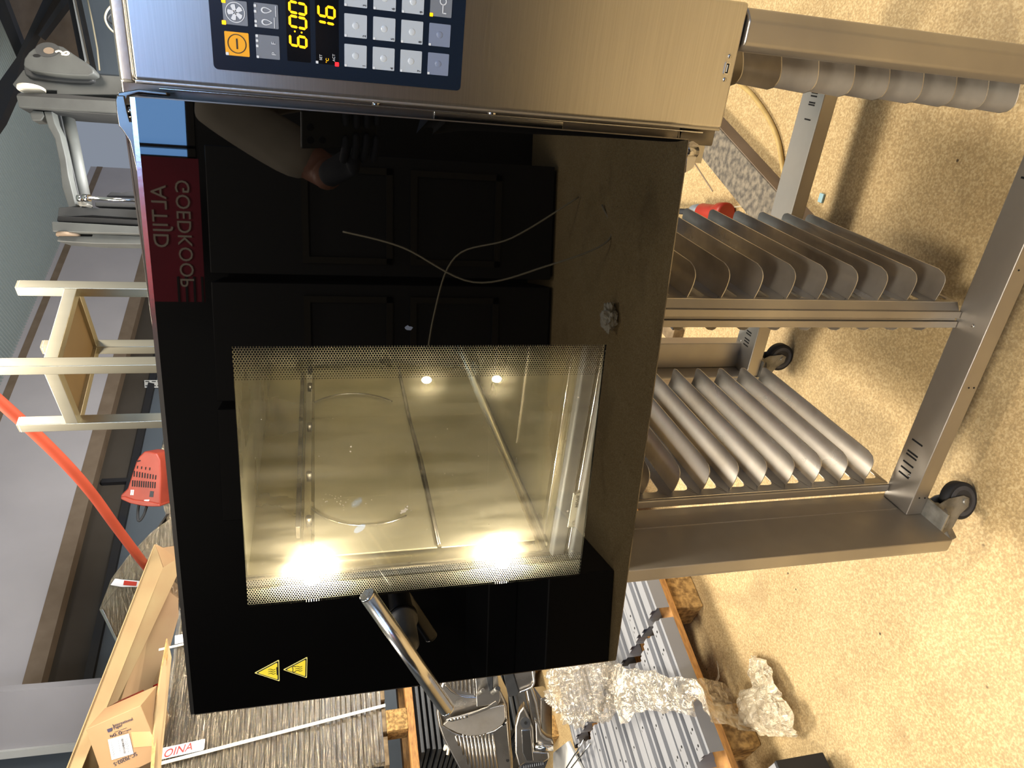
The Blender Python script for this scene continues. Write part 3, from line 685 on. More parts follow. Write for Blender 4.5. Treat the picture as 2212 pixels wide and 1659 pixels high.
# marking slots cut into the bottom rails, mirrored left and right
def slots(y0, y1, xs, parent):
    for x in xs: MB().box(x-.0016, x+.0016, y0, y1, -.6155, -.6144).build('slot', 'dark_slot', parent)
fx = [-.618, -.607, -.596, -.577, -.570, -.535]
def slotx(X, Y): return onz(X, Y, -.615)
a_ = slotx(1917, 1000); 
slots(.104, .130, [slotx(X, Y).x for X, Y in ((1923, 1002), (1929, 992), (1936, 982), (1943, 967), (1949, 963), (1957, 938))], rails['f'])
slots(.104, .130, [slotx(X, Y).x for X, Y in ((2205, 286), (2200, 300), (2196, 310), (2187, 330), (2184, 336), (2178, 376))], rails['f'])
slots(.690, .712, [slotx(X, Y).x for X, Y in ((1770, 194), (1767, 202), (1765, 209), (1761, 223), (1760, 228), (1752, 260))], rails['b'])
slots(.690, .712, [slotx(X, Y).x for X, Y in ((1618, 751), (1620, 744), (1622, 739), (1625, 728), (1628, 724), (1634, 700))], rails['b'])
for X, Y in ((1964, 1028), (2102, 704), (1601, 736)):
    p = slotx(X, Y); MB().ball((p.x, p.y, -.6145), .0032, 8, (1, 1, .5)).build('rivet', 'polish', stand)
for X, Y in ((1986, 1076), (1998, 1076), (2093, 838), (2104, 838), (2201, 584)):
    p = ony(X, Y, .0775); MB().ball((p.x, .0778, p.z), .0016, 6).build('rivet_hole', 'dark_slot', stand)

# ---- ledge plates: lanced sheets, ten ledges bent out of each
ZS = [-.569+.0592*k for k in range(10)]
LY0, LY1, LWID = .155, .558, .049
def ledge_mesh(x, z, sgn, LWID=.052):
    mb = MB(); rows = []; n = 13; R = .019
    prof = [(i/(n-1)) for i in range(n)]
    for j in range(19):
        row = []
        for u_ in prof:
            w_ = u_*LWID; ins = 0
            if w_ > LWID-R: q = (w_-(LWID-R)); ins = R-math.sqrt(max(R*R-q*q, 0))
            ya, yb = LY0+ins, LY1-ins
            dz = -.0062*math.sin(u_*math.pi*.86)
            row.append((x+sgn*w_, ya+(yb-ya)*j/18, z+dz))
        rows.append(row)
    return mb.grid(rows)
def ledge_plate(x, sgn, lipx, name, wid=.052, y0=.142, lip0=None):
    """x = plate, sgn = side the ledges stick out to"""
    mb = MB(); y1 = .60; zb, zt_ = -.614, -.012
    cells = [zb]+[z-.048 for z in ZS]+[zt_]
    def ringcell(za, zc, ha, hc):
        hole = []; outer = []
        r = .012; ya, yb = LY0+.004, LY1-.004
        for cy, cz_, a0, oc in ((yb-r, hc-.002, 0, (y1, zc)), (ya+r*.3, hc-.002, 90, (y0, zc)), (ya+r, ha+r, 180, (y0, za)), (yb-r, ha+r, 270, (y1, za))):
            for k in range(5):
                a = rad(a0+90*k/4); rr = r if cz_ < hc-.003 else .002
                hole.append((x, cy+rr*math.cos(a), cz_+rr*math.sin(a))); outer.append((x, oc[0], oc[1]))
        vs = outer+hole; n = len(hole); fs = []
        for i in range(n):
            j = (i+1) % n
            fs.append((i, j, n+j, n+i) if outer[i] != outer[j] else (i, n+j, n+i))
        mb.add(vs, fs)
    prev = zb
    for k, z in enumerate(ZS):
        lo = z-.036; nxt = z+.0115 if k < 9 else zt_
        ringcell(prev, nxt, lo, z+.001); prev = nxt
    p = mb.build(name, 'plate_steel', stand, solid=.0014)
    lip = MB(); a0_ = x if lip0 is None else lip0
    lip.box(min(a0_, lipx), max(a0_, lipx), .135, .142, zb, zt_)
    lip.prism([(x, y0, zb), (x, y0+.0015, zb), (a0_, .1425, zb), (a0_, .141, zb)], (0, 0, zt_-zb)) if lip0 is not None else None
    lip.build('plate_lip', 'stand_steel', p, bevel=.0025, seg=3)
    for z in ZS: ledge_mesh(x, z, sgn, wid).build('tray_ledge', 'plate_steel', p, solid=.0014)
    return p
ledge_plate(-.640, 1, -.656, 'ledge_plate', .057)
ledge_plate(-.281, -1, -.3075, 'ledge_plate', .047, .147, -.296)
ledge_plate(-.266, 1, -.290, 'ledge_plate', .052, .150, -.278)
ledge_plate(.083, -1, .097, 'ledge_plate', .045)
# ---- casters
def caster(x, y, ang, top=PZ0):
    r = .036; wz = FZ+r+.0005; d = Vector((math.cos(ang), math.sin(ang), 0)); s = Vector((-d.y, d.x, 0)); c = Vector((x, y, wz))+d*.028
    k = MB().box(x-.030, x+.030, y-.034, y+.034, top-.005, top).build('caster', 'caster', stand, bevel=.001)
    hous = MB()
    prof = [(-.028, top-.005), (.024, top-.005), (.036, top-.030), (.040, wz+.004), (.034, wz-.010), (.018, wz-.008), (.004, wz+.012), (-.020, top-.040), (-.030, top-.018)]
    for q in (-.017, .014): hous.prism([Vector((x, y, 0))+d*a+s*q+Vector((0, 0, b_)) for a, b_ in prof], s*.003)
    hous.tube([Vector((x, y, top-.022)), Vector((x, y, top-.006))], [.026, .020], 18)
    hous.build('caster_fork', 'caster', k, bevel=.0008)
    MB().tube([c-s*.011, c-s*.009, c+s*.009, c+s*.011], [r-.003, r, r, r-.003], 36).build('tire', 'rubber', k)
    MB().tube([c-s*.0122, c+s*.0122], .029, 30).build('tread_ring', 'tire', k)
    MB().tube([c-s*.0126, c+s*.0126], .021, 24).build('wheel_hub', 'hub', k)
    MB().tube([c-s*.020, c+s*.020], .006, 12).build('axle', 'caster', k)
    bp = MB().prism([Vector((x, y, 0))-d*.045+s*-.016+Vector((0, 0, top-.038)), Vector((x, y, 0))-d*.018+s*-.016+Vector((0, 0, top-.022)), Vector((x, y, 0))-d*.010+s*-.016+Vector((0, 0, top-.034)), Vector((x, y, 0))-d*.040+s*-.016+Vector((0, 0, top-.052))], s*.032)
    bp.build('brake_pedal', 'caster', k, bevel=.002)
caster(-.664, .062, rad(25)); caster(-.655, .690, rad(5)); caster(.10, .05, rad(200)); caster(.095, .70, rad(120))

# ================================================================ FLOOR THINGS
bm_ = thing('floor_beam', 'scratched flat steel beam lying on the floor behind the oven stand', 'beam', onz(1620, 370, FZ))
tp = FZ+.05
A1, A2 = onz(1560, 285, tp), onz(1712, 455, tp); B1, B2 = onz(1512, 345, tp), onz(1627, 470, tp)
dd_ = (A1-A2).normalized(); perp = Vector((-dd_.y, dd_.x, 0)); wd_ = abs(((B1+B2)/2-(A1+A2)/2).dot(perp)); sg = 1 if ((B1-A1).dot(perp)) > 0 else -1
MB().obox(A2-dd_*.25-Vector((0, 0, .05)), dd_*1.6, perp*sg*wd_, (0, 0, .05)).build('top_plate', 'scratched', bm_, bevel=.003)
MB().obox(A2-dd_*.25-Vector((0, 0, .0495))-perp*sg*.003, dd_*1.6, perp*sg*.003, (0, 0, .046)).build('side_face', 'brown_tape', bm_)
g_ = MB().obox(onz(1540, 412, FZ+.0005), (onz(1500, 350, FZ+.0005)-onz(1540, 412, FZ+.0005))*2, perp*.004, (0, 0, .001)).build('floor_crack', 'brown_tape'); g_['kind'] = 'structure'
cpts = curve_pts([onz(X, Y, FZ+.007) for X, Y in ((1560, 120), (1595, 176), (1625, 205), (1660, 255), (1681, 305), (1692, 370), (1700, 420), (1712, 500))], 8)
tag(MB().tube(cpts, .0065, 12).build('power_cable', 'cable'), 'yellowed round cable curving over the floor right of the beam', 'cable')
pg = thing('power_plug', 'red and grey industrial plug with black cord lying behind the tray ledges', 'plug', onz(1530, 455, FZ))
pa_, pb_ = onz(1500, 458, FZ+.034), onz(1592, 462, FZ+.030); pd = (pb_-pa_).normalized()
MB().tube([pa_+pd*t_ for t_ in (.045, .05, .12, .145, .150, .185, .19)], [.022, .028, .025, .025, .032, .032, .026], 24).build('red_body', 'plug_red', pg)
MB().tube([pa_+pd*t_ for t_ in (-.005, 0, .02, .048)], [.018, .024, .026, .024], 20).build('cable_gland', 'plug_grey', pg)
MB().tube([pa_-pd*.4, pa_-pd*.1, pa_+pd*.01], .010, 12).build('cord', 'rubber', pg)
MB().tube(curve_pts([pb_+pd*-.02+Vector((.02, 0, 0)), pb_+pd*.04+Vector((.02, 0, .005)), pb_+pd*.05+Vector((-.01, 0, .005)), pb_+pd*-.0+Vector((-.02, 0, 0))]), .002, 6).build('wire_loop', 'wire', pg)
sc_ = onz(1777, 427, FZ)
tag(MB().box(sc_.x-.012, sc_.x+.010, sc_.y-.008, sc_.y+.008, FZ, FZ+.006).build('paper_scrap', 'ticket_blue', bevel=.001), 'small pale blue scrap on the floor under the oven', 'scrap')
for X, Y, r in ((1690, 1358, .02), (1655, 1402, .011), (1575, 1252, .006), (1780, 140, .012)):
    pass
sl = thing('timber_slat', 'dark brown timber slat on the floor seen left of the middle ledge plates', 'slat', onz(1445, 712, FZ))
a_, b_ = onz(1475, 728, FZ), onz(1420, 664, FZ); MB().bar(a_+Vector((0, 0, .02)), b_+(b_-a_)*.6+Vector((0, 0, .02)), .055, .04).build('board', 'old_wood', sl, bevel=.003)
MB().bar(a_+Vector((.03, 0, .043)), b_+(b_-a_)*.6+Vector((.03, 0, .043)), .008, .004).build('edge_strip', 'rubber', sl)

# ================================================================ PALLET OF GREY PROFILES
TOPZ = -.560
org = onz(1530, 1640, TOPZ)                                      # near left end of the first row
def pp(p, w_, z): q = org+PD*p+WD*w_; return Vector((q.x, q.y, z))
pal = thing('wooden_pallet', 'low wooden pallet on chipboard blocks under the grey steel profiles', 'pallet', pp(.5, .5, FZ))
for k in range(7):
    MB().obox(pp(.0+k*.19, -.10, -.640), PD*.115, WD*1.5, (0, 0, .022)).build('deck_board', 'wood', pal, bevel=.002)
for p in (.03, .55, 1.05):
    for w_ in (.02, .46, 1.15):
        MB().obox(pp(p, w_, FZ+.001), PD*.12, WD*.125, (0, 0, -.640-FZ-.001)).build('block', 'chip', pal, bevel=.004)
rows_ = 15
ORD = 'first second third fourth fifth sixth seventh eighth ninth tenth eleventh twelfth thirteenth fourteenth fifteenth'.split()
for bunch in (0, 1):
    for k in range(rows_):
        j = random.uniform(-.02, .02)
        w0, w1 = (0+j, .405+j) if bunch == 0 else (.445+j*.6, 1.05+j)
        p = .002+k*.078; zt2 = TOPZ+random.uniform(-.003, .001)+(.012 if k % 3 == 1 else 0)
        o = thing('steel_profile', None, None, pp(p, w0, -.618))
        nm = 'first' if bunch == 0 else 'second'
        tag(o, '%s perforated grey steel profile from the pallet edge, %s bunch' % (ORD[k], 'near' if bunch == 0 else 'far'), 'profile', 'grey profiles in the %s bunch' % ('near' if bunch == 0 else 'far'))
        # stepped hat section, 1.6 mm sheet
        sec = [(0, -.618), (0, zt2-.012), (.014, zt2-.012), (.016, zt2), (.042, zt2), (.044, zt2-.008), (.072, zt2-.008), (.074, -.618), (.0724, -.618), (.0705, zt2-.0096), (.0425, zt2-.0096), (.0405, zt2-.0016), (.0175, zt2-.0016), (.0155, zt2-.0136), (.0016, zt2-.0136), (.0016, -.618)]
        MB().prism([pp(p+a, w0, z) for a, z in sec], WD*(w1-w0)).build('channel', 'grey_profile', o)
        hl = MB()
        for w_ in (w0+.03, w0+.075, (w0+w1)/2, w1-.09, w1-.03):
            for q, zz in ((.029, zt2), (.058, zt2-.008)):
                if (int(w_*1000)+k) % 3: hl.tube([pp(p+q, w_, zz-.001), pp(p+q, w_, zz+.0006)], .0042, 10)
        hl.build('holes', 'dark_slot', o)['kind'] = 'stuff'
# small grey crate corner at the lower edge of the photograph
gb = thing('grey_case', 'corner of a grey metal case standing on the floor beside the pallet blocks', 'case', onz(1620, 1700, FZ))
c0 = onz(1672, 1646, -.60); 
MB().obox(c0+Vector((0, 0, -.13)), PD*.30, WD*-.5, (0, 0, .13)).build('case_body', 'grey_profile', gb, bevel=.004)
MB().obox(c0+Vector((0, 0, -.135))-PD*.012, PD*.012, WD*-.5, (0, 0, .137)).build('edge_seal', 'rubber', gb, bevel=.003)

# ================================================================ MEAT SLICER
SDp = 3.10
sl_o = atd(1190, 1610, SDp); sl_z = TOPZ+.012
slicer = thing('meat_slicer', 'aluminium meat slicer with ribbed carriage standing on the grey profiles', 'slicer', (sl_o.x, sl_o.y, sl_z))
def sp(pts, d, th, name, m, parent=slicer, bevel=.003): return prism_at(pts, SDp+d, th, name, m, parent, bevel)
def zs(zx, zy): return 780+zx/4.809, 1440+zy/4.809               # close-up coordinates
def spz(pts, d, th, name, m, parent=slicer, bevel=.003): return sp([zs(*p) for p in pts], d, th, name, m, parent, bevel)
# body and motor housing behind
spz([(800, 380), (780, 480), (800, 620), (850, 760), (930, 900), (1010, 1060), (1030, 1150), (1580, 1150), (1560, 1000), (1540, 700), (1520, 400), (1400, 150), (1200, -60), (850, -60), (840, 160), (790, 300)], .03, .16, 'base_casting', 'alu', bevel=.012)
table = spz([(800, 400), (786, 480), (806, 610), (856, 750), (940, 910), (1020, 1060), (1040, 1150), (1575, 1150), (1540, 800), (1520, 560), (1480, 590), (1380, 660), (1200, 720), (1060, 720), (960, 680), (850, 610)], .0, .03, 'ribbed_table', 'alu', bevel=.006)
rb = MB()
for i, x in enumerate(range(985, 1370, 38)):
    y0 = 690+abs(i-5)*2+ (20 if i < 2 else 0); y1 = min(1150, 820+i*95)
    a, b = zs(x, y0), zs(x+22+(y1-y0)*.08, y1)
    rb.tube([atd(*a, SDp-.001), atd(*b, SDp-.001)], .0045, 8)
rb.build('ribs', 'alu', table)
spz([(850, 605), (900, 640), (1000, 690), (1120, 722), (1230, 715), (1350, 680), (1470, 600), (1500, 540), (1490, 400), (1430, 405), (1300, 440), (900, 560)], -.02, .018, 'blade_cover', 'plate_steel')
spz([(860, 160), (880, 210), (930, 260), (1010, 300), (1090, 318), (1190, 320), (1190, 100), (1180, -60), (850, -60)], -.01, .03, 'upper_table', 'alu', bevel=.005)
ub = MB()
for i, x in enumerate(range(925, 1180, 42)):
    a, b = zs(x-15, -60), zs(x+5, 215+i*12); ub.tube([atd(*a, SDp-.012), atd(*b, SDp-.012)], .0045, 8)
ub.build('ribs', 'alu', slicer)
spz([(870, 180), (880, 215), (935, 268), (1010, 310), (1100, 330), (1200, 330), (1200, 318), (1100, 316), (1010, 298), (940, 255), (890, 205)], -.02, .02, 'table_rim', 'polish', bevel=.002)
spz([(1165, -60), (1190, 180), (1200, 420), (1430, 390), (1450, 330), (1420, 120), (1390, -60)], -.03, .012, 'pusher_plate', 'alu')
spz([(1290, -60), (1300, 130), (1330, 260), (1370, 240), (1370, -60)], -.035, .01, 'pusher_gap', 'machine_dark')
for (zx, zy), r, m_ in (((1268, 245), .0085, 'alu'), ((1420, 228), .011, 'rubber')):
    p = atd(*zs(zx, zy), SDp-.09); q = atd(*zs(zx-50, zy+40), SDp-.03)
    MB().tube([q, p], r, 18).build('pusher_pin', 'caster', slicer); MB().tube([p, p-FW*.004], r*1.02, 18).build('pin_cap', m_, slicer)
spz([(1480, -60), (1480, 90), (1530, 320), (1620, 300), (1640, 260), (1580, 70), (1560, -60)], -.03, .05, 'slide_guide', 'machine_dark')
spz([(1580, -60), (1585, 80), (1640, 280), (1660, 280), (1770, 215), (1800, 180), (1810, 60), (1790, -60)], -.02, .03, 'slide_block', 'alu', bevel=.004)
MB().tube(curve_pts([atd(*zs(*p), SDp-.035) for p in ((1775, -60), (1785, 60), (1795, 170), (1750, 225), (1650, 265))]), .0045, 10).build('wire_handle', 'polish', slicer)
spz([(880, 560), (930, 540), (1110, 500), (1120, 530), (940, 575)], -.035, .012, 'serrated_stop', 'polish', bevel=.002)
for i in range(5): MB().ball(atd(*zs(940+i*34, 552-i*7), SDp-.04), .006, 8).build('stop_tooth', 'polish', slicer)
spz([(1110, 500), (1140, 515), (1310, 450), (1420, 395), (1400, 360), (1300, 425), (1160, 480)], -.034, .01, 'stop_bar', 'alu', bevel=.001)
arm = spz([(1600, 620), (1640, 480), (1690, 410), (1730, 500), (1790, 640), (1800, 880), (1950, 890), (1960, 960), (1900, 1000), (1700, 1010), (1640, 1050), (1600, 900)], -.05, .06, 'arm_housing', 'alu', bevel=.008)
spz([(1665, 660), (1760, 660), (1790, 980), (1720, 980), (1680, 900)], -.054, .01, 'housing_panel', 'polish', arm, bevel=.002)
MB().tube([atd(*zs(1708, 585), SDp-.062), atd(*zs(1708, 585), SDp-.045)], .022, 24).build('pivot_cap', 'machine_dark', arm)
MB().tube([atd(*zs(1708, 585), SDp-.066), atd(*zs(1708, 585), SDp-.060)], .006, 12).build('pivot_screw', 'dark_slot', arm)
spz([(1800, 560), (1850, 600), (1880, 700), (1930, 745), (1990, 760), (2005, 820), (1990, 870), (1920, 880), (1810, 870)], -.04, .05, 'thumb_lever', 'alu', bevel=.010)
MB().tube([atd(*zs(1812, 835), SDp-.05), atd(*zs(1995, 840), SDp-.05)], .014, 16).build('lever_bar', 'polish', slicer)
spz([(1700, 220), (1770, 200), (1830, 380), (1870, 600), (1880, 720), (1830, 740), (1770, 640), (1740, 420)], -.02, .05, 'upright_tube', 'alu', bevel=.010)
spz([(1690, 1000), (1950, 960), (1920, 1040), (1880, 1150), (1640, 1150), (1650, 1040)], -.04, .08, 'dial', 'rubber', bevel=.006)
dk = MB()
for i in range(10): dk.obox(atd(*zs(1690+i*22, 1030-i*4), SDp-.043), DN*.0012, RT*-.011, FW*.002)
dk.build('dial_marks', 'print_white', slicer)
for zx, zy in ((1478, 597), (1522, 973), (1750, 905)): MB().tube([atd(*zs(zx, zy), SDp-.002), atd(*zs(zx, zy), SDp+.004)], .007, 14).build('screw', 'dark_slot', slicer)
b0 = atd(1000, 1600, SDp+.08)
MB().obox(Vector((b0.x, b0.y, sl_z))-RT.normalized()*.12, RT*.26, Vector((FW.x, FW.y, 0))*.14, (0, 0, .06)).build('foot_plate', 'alu', slicer, bevel=.01)

# ================================================================ PLASTIC FILM
from mathutils import noise as mn
def blob(c, ax, ay, az, r, n, amp, freq, seed, name, m, label, cat):
    rows = []
    for i in range(n+1):
        row = []
        for k in range(2*n+1):
            a = math.pi*i/n; b = math.pi*(k % (2*n))/n
            v = Vector((math.sin(a)*math.cos(b), math.sin(a)*math.sin(b), math.cos(a)))
            h = 1+amp*mn.fractal(v*freq+Vector((seed, 0, 0)), .8, 2.2, 5)+amp*.6*abs(mn.noise(v*freq*3))
            row.append(Vector(c)+(Vector(ax)*v.x+Vector(ay)*v.y+Vector(az)*v.z)*h)
        rows.append(row)
    return tag(MB().grid(rows, False).build(name, m), label, cat)
fc = atd(1262, 1485, 2.55)
blob((fc.x, fc.y, -.435), PD*.145, WD*.10, Vector((0, 0, .11)), .2, 44, .42, 1.9, 3., 'film_bundle', 'film', 'large crumpled clear film bundle lying on the grey profiles beside the slicer', 'plastic film')
def ribbon(path, widths, amp, seed, name, m, label, nseg=60, nw=14, crown=.25, wdir=None):
    path = curve_pts(path, max(2, nseg//(len(path)-1))); rows = []; n = len(path)
    for i, p in enumerate(path):
        t = (path[min(i+1, n-1)]-path[max(i-1, 0)]).normalized(); s = t.cross(Vector((0, 0, 1)))
        s = s.normalized() if s.length > 1e-4 else Vector((1, 0, 0))
        f = i/(n-1)*(len(widths)-1); a = int(min(f, len(widths)-2)); w_ = widths[a]+(widths[a+1]-widths[a])*(f-a); row = []
        for k in range(nw+1):
            q = (k/nw-.5)
            h = amp*(mn.noise(p*22+s*q*w_*40+Vector((seed, 0, 0)))+.6*mn.noise(p*50+s*q*w_*90+Vector((0, seed, 0))))
            row.append(p+s*q*w_*(1+.3*mn.noise(p*14+Vector((0, 0, seed))))+Vector((0, 0, h+crown*w_*(.25-q*q))))
        rows.append(row)
    return tag(MB().grid(rows, False).build(name, m, solid=.0006), label, 'plastic film')
ribbon([onz(1330, 1500, -.50), onz(1385, 1490, -.53), onz(1450, 1500, -.53), onz(1500, 1508, -.545), onz(1545, 1515, -.62), onz(1600, 1530, -.725)], [.20, .12, .10, .11, .13, .16], .014, 1., 'film_strip', 'film', 'twisted clear film strip running from the profiles down to the floor')
ribbon([onz(1618, 1425, FZ+.02), onz(1638, 1470, FZ+.035), onz(1640, 1520, FZ+.05), onz(1655, 1560, FZ+.045), onz(1680, 1590, FZ+.02)], [.04, .13, .25, .27, .17], .017, 5., 'film_clump', 'film_dense', 'crumpled yellowish film heap on the open floor past the pallet', crown=.09)
ribbon([onz(1548, 1428, FZ+.02), onz(1552, 1460, FZ+.03), onz(1535, 1492, FZ+.06)], [.006, .010, .014], .004, 8., 'film_shred', 'film_dense', 'thin curled shred of film rising beside the pallet block', nw=4)
ribbon([onz(1538, 1560, -.64), onz(1556, 1585, -.68), onz(1560, 1610, -.74)], [.03, .04, .03], .008, 9., 'film_knot', 'film', 'short hanging film end knotted over the lower chipboard block', nw=8)
# two thin steel rods at the edge of the film
rd = thing('steel_tongs', 'thin pair of steel rods lying beside the film bundle on the profiles', 'tongs', onz(1250, 1630, -.54))
for (x0, y0), (x1, y1) in (((1224, 1659), (1262, 1598)), ((1232, 1662), (1276, 1606))):
    MB().tube([onz(x0, y0, -.535), onz(x1, y1, -.535)], .004, 10).build('rod', 'polish', rd)
tag(MB().prism([onz(*q, TOPZ+.014) for q in ((1200, 1625), (1232, 1600), (1262, 1659), (1262, 1720), (1200, 1720))], (0, 0, .012)).build('board_offcut', 'socket_white', bevel=.002), 'pale board offcut between slicer and the row of profiles', 'board')

# ================================================================ STACKS BEHIND
TS = 3.75                                                       # camera depth of the wrapped stack's face
tq = atd(600, 1509, TS)
def onst(X, Y, off=0): return onpl(X, Y, tq+PD*off, PD)
def stp(X, Y, off=0): return onst(X, Y, off)
sx0 = (onst(700, 1659)-tq).dot(WD)-.02; sx1 = sx0+.95
zb_ = onst(828, 1600).z; zt3 = onst(352, 1600).z
def st(w_, p, z): q = tq+WD*w_+PD*p; return Vector((q.x, q.y, z))
ws = thing('wrapped_tray_stack', 'tall film-wrapped stack of dark trays with a white strap on a wooden pallet', 'stack', st(.4, .3, zb_))
nt = 40; dz = (zt3-zb_)/nt
for k in range(nt):
    j = random.uniform(-.010, .010); jo = random.uniform(-.010, .006); z = zb_+dz*k
    trm = MB().obox(st(sx0+j, jo, z), WD*.93, PD*.6, (0, 0, dz*random.choice((.42, .5, .62))))
    trm.obox(st(sx0+j-.006, jo-.006, z+dz*.55), WD*.942, PD*.6, (0, 0, dz*.14))
    trm.build('tray', 'black_tray', ws)
rows = []
for i in range(90):
    z = zb_+.004+(zt3-zb_)*i/89
    rows.append([st(sx0-.02+(sx1-sx0+.04)*k/50, -.018-.008*mn.noise(Vector((k*.10, i*.9, 2)))-.006*mn.noise(Vector((k*.4, i*.3, 9))), z) for k in range(51)])
MB().grid(rows, False).build('stretch_film', 'wrap_film', ws)
sa, sb = onst(330, 1663), onst(832, 1532)
MB().obox(sa-PD*.034, sb-sa, WD*.0+Vector((0, 0, 0))+WD*.016, PD*.004).build('strap', 'strap', ws)
sb2 = onst(345, 1412)-PD*.034; MB().obox(sb2, onst(420, 1395)-onst(345, 1412), WD*.012, PD*.004).build('strap', 'strap', ws)
lb = MB().prism([onst(X, Y)-PD*.036 for X, Y in ((352, 1622), (445, 1602), (443, 1622), (440, 1626), (352, 1646))], PD*.002).build('paper_band', 'white_label', ws)
t0 = onst(382, 1634)-PD*.0385
txd = (onst(352, 1616)-onst(352, 1646)).normalized()
text('OINA', 'band_print', 'red_print', ws, onst(354, 1644)-PD*.0385, onst(445, 1617)-onst(354, 1644), WD, .052, .0004, shear=.2)
MB().prism([onst(X, Y)-PD*.036 for X, Y in ((380, 1380), (405, 1375), (405, 1393), (380, 1398))], PD*.002).build('paper_band', 'white_label', ws)
up_ = thing('stack_pallet', 'upper wooden pallet carrying the wrapped tray stack', 'pallet', st(.4, .3, zb_-.12))
MB().obox(st(sx0-.02, -.02, zb_-.022), WD*.14, PD*.62, (0, 0, .022)).build('deck_board', 'old_wood', up_, bevel=.002)
for k in range(1, 6): MB().obox(st(sx0-.02+k*.165, -.02, zb_-.022), WD*.12, PD*.62, (0, 0, .022)).build('deck_board', 'old_wood', up_, bevel=.002)
pz = onst(884, 1600).z; pz2 = onst(900, 1600).z
wb_ = (onst(860, 1560)-tq).dot(WD)
for w_ in (wb_-.05, wb_+.42, wb_+.80):
    MB().obox(st(w_, -.03, pz), WD*.11, PD*.13, (0, 0, zb_-.022-pz)).build('block', 'chip', up_, bevel=.004)
MB().obox(st(sx0-.06, -.03, pz2), WD*1.0, PD*.11, (0, 0, pz-pz2)).build('bottom_board', 'wood', up_, bevel=.003)
MB().obox(st(sx0-.06, .40, pz2), WD*1.0, PD*.11, (0, 0, pz-pz2)).build('bottom_board', 'wood', up_, bevel=.003)
ls = thing('dark_panel_stack', 'stack of dark corrugated sheets below the upper pallet behind the slicer', 'stack', st(.4, .3, FZ+.14))
k = 0; z = pz2-.004
while z > FZ+.20:
    th = .030
    j = random.uniform(-.012, .012)+.02*k*0
    MB().obox(st(sx0+.02+j+.003*k, -.02+random.uniform(-.01, .01), z-th), WD*.92, PD*.6, (0, 0, th*.62)).build('sheet', 'dark_tray', ls, bevel=.003)
    z -= th; k += 1
MB().obox(st(sx0+.02, 0, FZ+.14), WD*.9, PD*.58, (0, 0, z-FZ-.14)).build('core', 'dark_tray', ls)
MB().tube(curve_pts([onst(960, 1618)-PD*.05, onst(958, 1628)-PD*.06, onst(966, 1622)-PD*.07, onst(964, 1640)-PD*.06]), .007, 8).build('tied_rag', 'strap', ls)
lp2 = thing('floor_pallet', 'wooden pallet on the floor under the dark sheet stack', 'pallet', st(.4, .3, FZ))
for k in range(5): MB().obox(st(sx0, k*.12, FZ+.115), WD*.9, PD*.10, (0, 0, .022)).build('deck_board', 'old_wood', lp2)
for w_ in (0, .4, .78):
    for p in (0, .44): MB().obox(st(sx0+w_, p, FZ+.001), WD*.11, PD*.12, (0, 0, .113)).build('block', 'chip', lp2)

# ---- big open carton on top of the stack
CB = 3.55
cbx = thing('open_carton', 'large open cardboard carton lying on the wrapped stack, red plastic inside', 'carton', st(.5, .2, zt3))
def quadplate(pts, th, name, m, parent, bevel=.001):
    P = [atd(X, Y, d) for X, Y, d in pts]; n = (P[1]-P[0]).cross(P[-1]-P[0]).normalized()
    if n.dot(FW) < 0: n = -n
    return MB().prism(P, n*th).build(name, m, parent, bevel=bevel)
quadplate([(335, 1176, 4.3), (352, 1226, 4.22), (250, 1480, 3.75), (160, 1700, 3.35), (130, 1700, 3.38), (222, 1480, 3.8)], .006, 'top_flap', 'cardboard', cbx)
quadplate([(352, 1226, 4.22), (384, 1206, 4.3), (384, 1240, 4.3), (300, 1420, 3.95), (240, 1545, 3.7), (190, 1560, 3.68), (250, 1480, 3.78)], .006, 'side_panel', 'cardboard', cbx)
quadplate([(335, 1176, 4.3), (350, 1184, 4.36), (386, 1178, 4.36), (386, 1212, 4.42), (352, 1226, 4.24)], .005, 'end_flap', 'carton', cbx)
quadplate([(384, 1235, 4.5), (386, 1330, 4.4), (345, 1480, 4.2), (240, 1560, 4.05), (300, 1410, 4.25)], .006, 'inner_wall', 'carton', cbx)
quadplate([(362, 1380, 3.72), (371, 1420, 3.70), (344, 1700, 3.30), (326, 1700, 3.30), (336, 1540, 3.5), (345, 1480, 3.58), (350, 1440, 3.64)], .012, 'front_wall', 'cardboard', cbx)
quadplate([(361, 1379, 3.71), (363, 1420, 3.68), (350, 1470, 3.6), (346, 1500, 3.56), (340, 1560, 3.48), (330, 1700, 3.29), (325, 1700, 3.29), (333, 1560, 3.48), (340, 1500, 3.56), (346, 1460, 3.62)], .010, 'torn_edge', 'card_edge', cbx, bevel=0)
quadplate([(365, 1400, 4.3), (345, 1700, 3.9), (150, 1720, 3.9), (240, 1560, 4.1)], .006, 'back_wall', 'carton', cbx)
ra, rb_ = atd(335, 1176, 4.3), atd(130, 1700, 3.38)
MB().prism([ra, rb_, rb_+PD*.45, ra+PD*.30], (0, 0, .006)).build('shade_panel', 'cardboard', cbx)  # unseen cover added to shade the carton's inside
# red plastic tray inside
rt = thing('red_tray', 'dark red plastic tray tucked behind the small labelled box', 'tray', atd(330, 1560, 3.66))
quadplate([(318, 1507, 3.68), (326, 1510, 3.72), (344, 1590, 3.62), (336, 1602, 3.58), (300, 1540, 3.64)], .04, 'rim', 'red_film', rt, bevel=.004)
quadplate([(270, 1530, 3.75), (318, 1508, 3.70), (322, 1514, 3.68), (200, 1566, 3.72)], .05, 'top_edge', 'red_film', rt, bevel=.004)
quadplate([(330, 1480, 3.95), (352, 1470, 3.9), (345, 1590, 3.75), (325, 1520, 3.85)], .03, 'back_sheet', 'red_film', rt, bevel=.004)
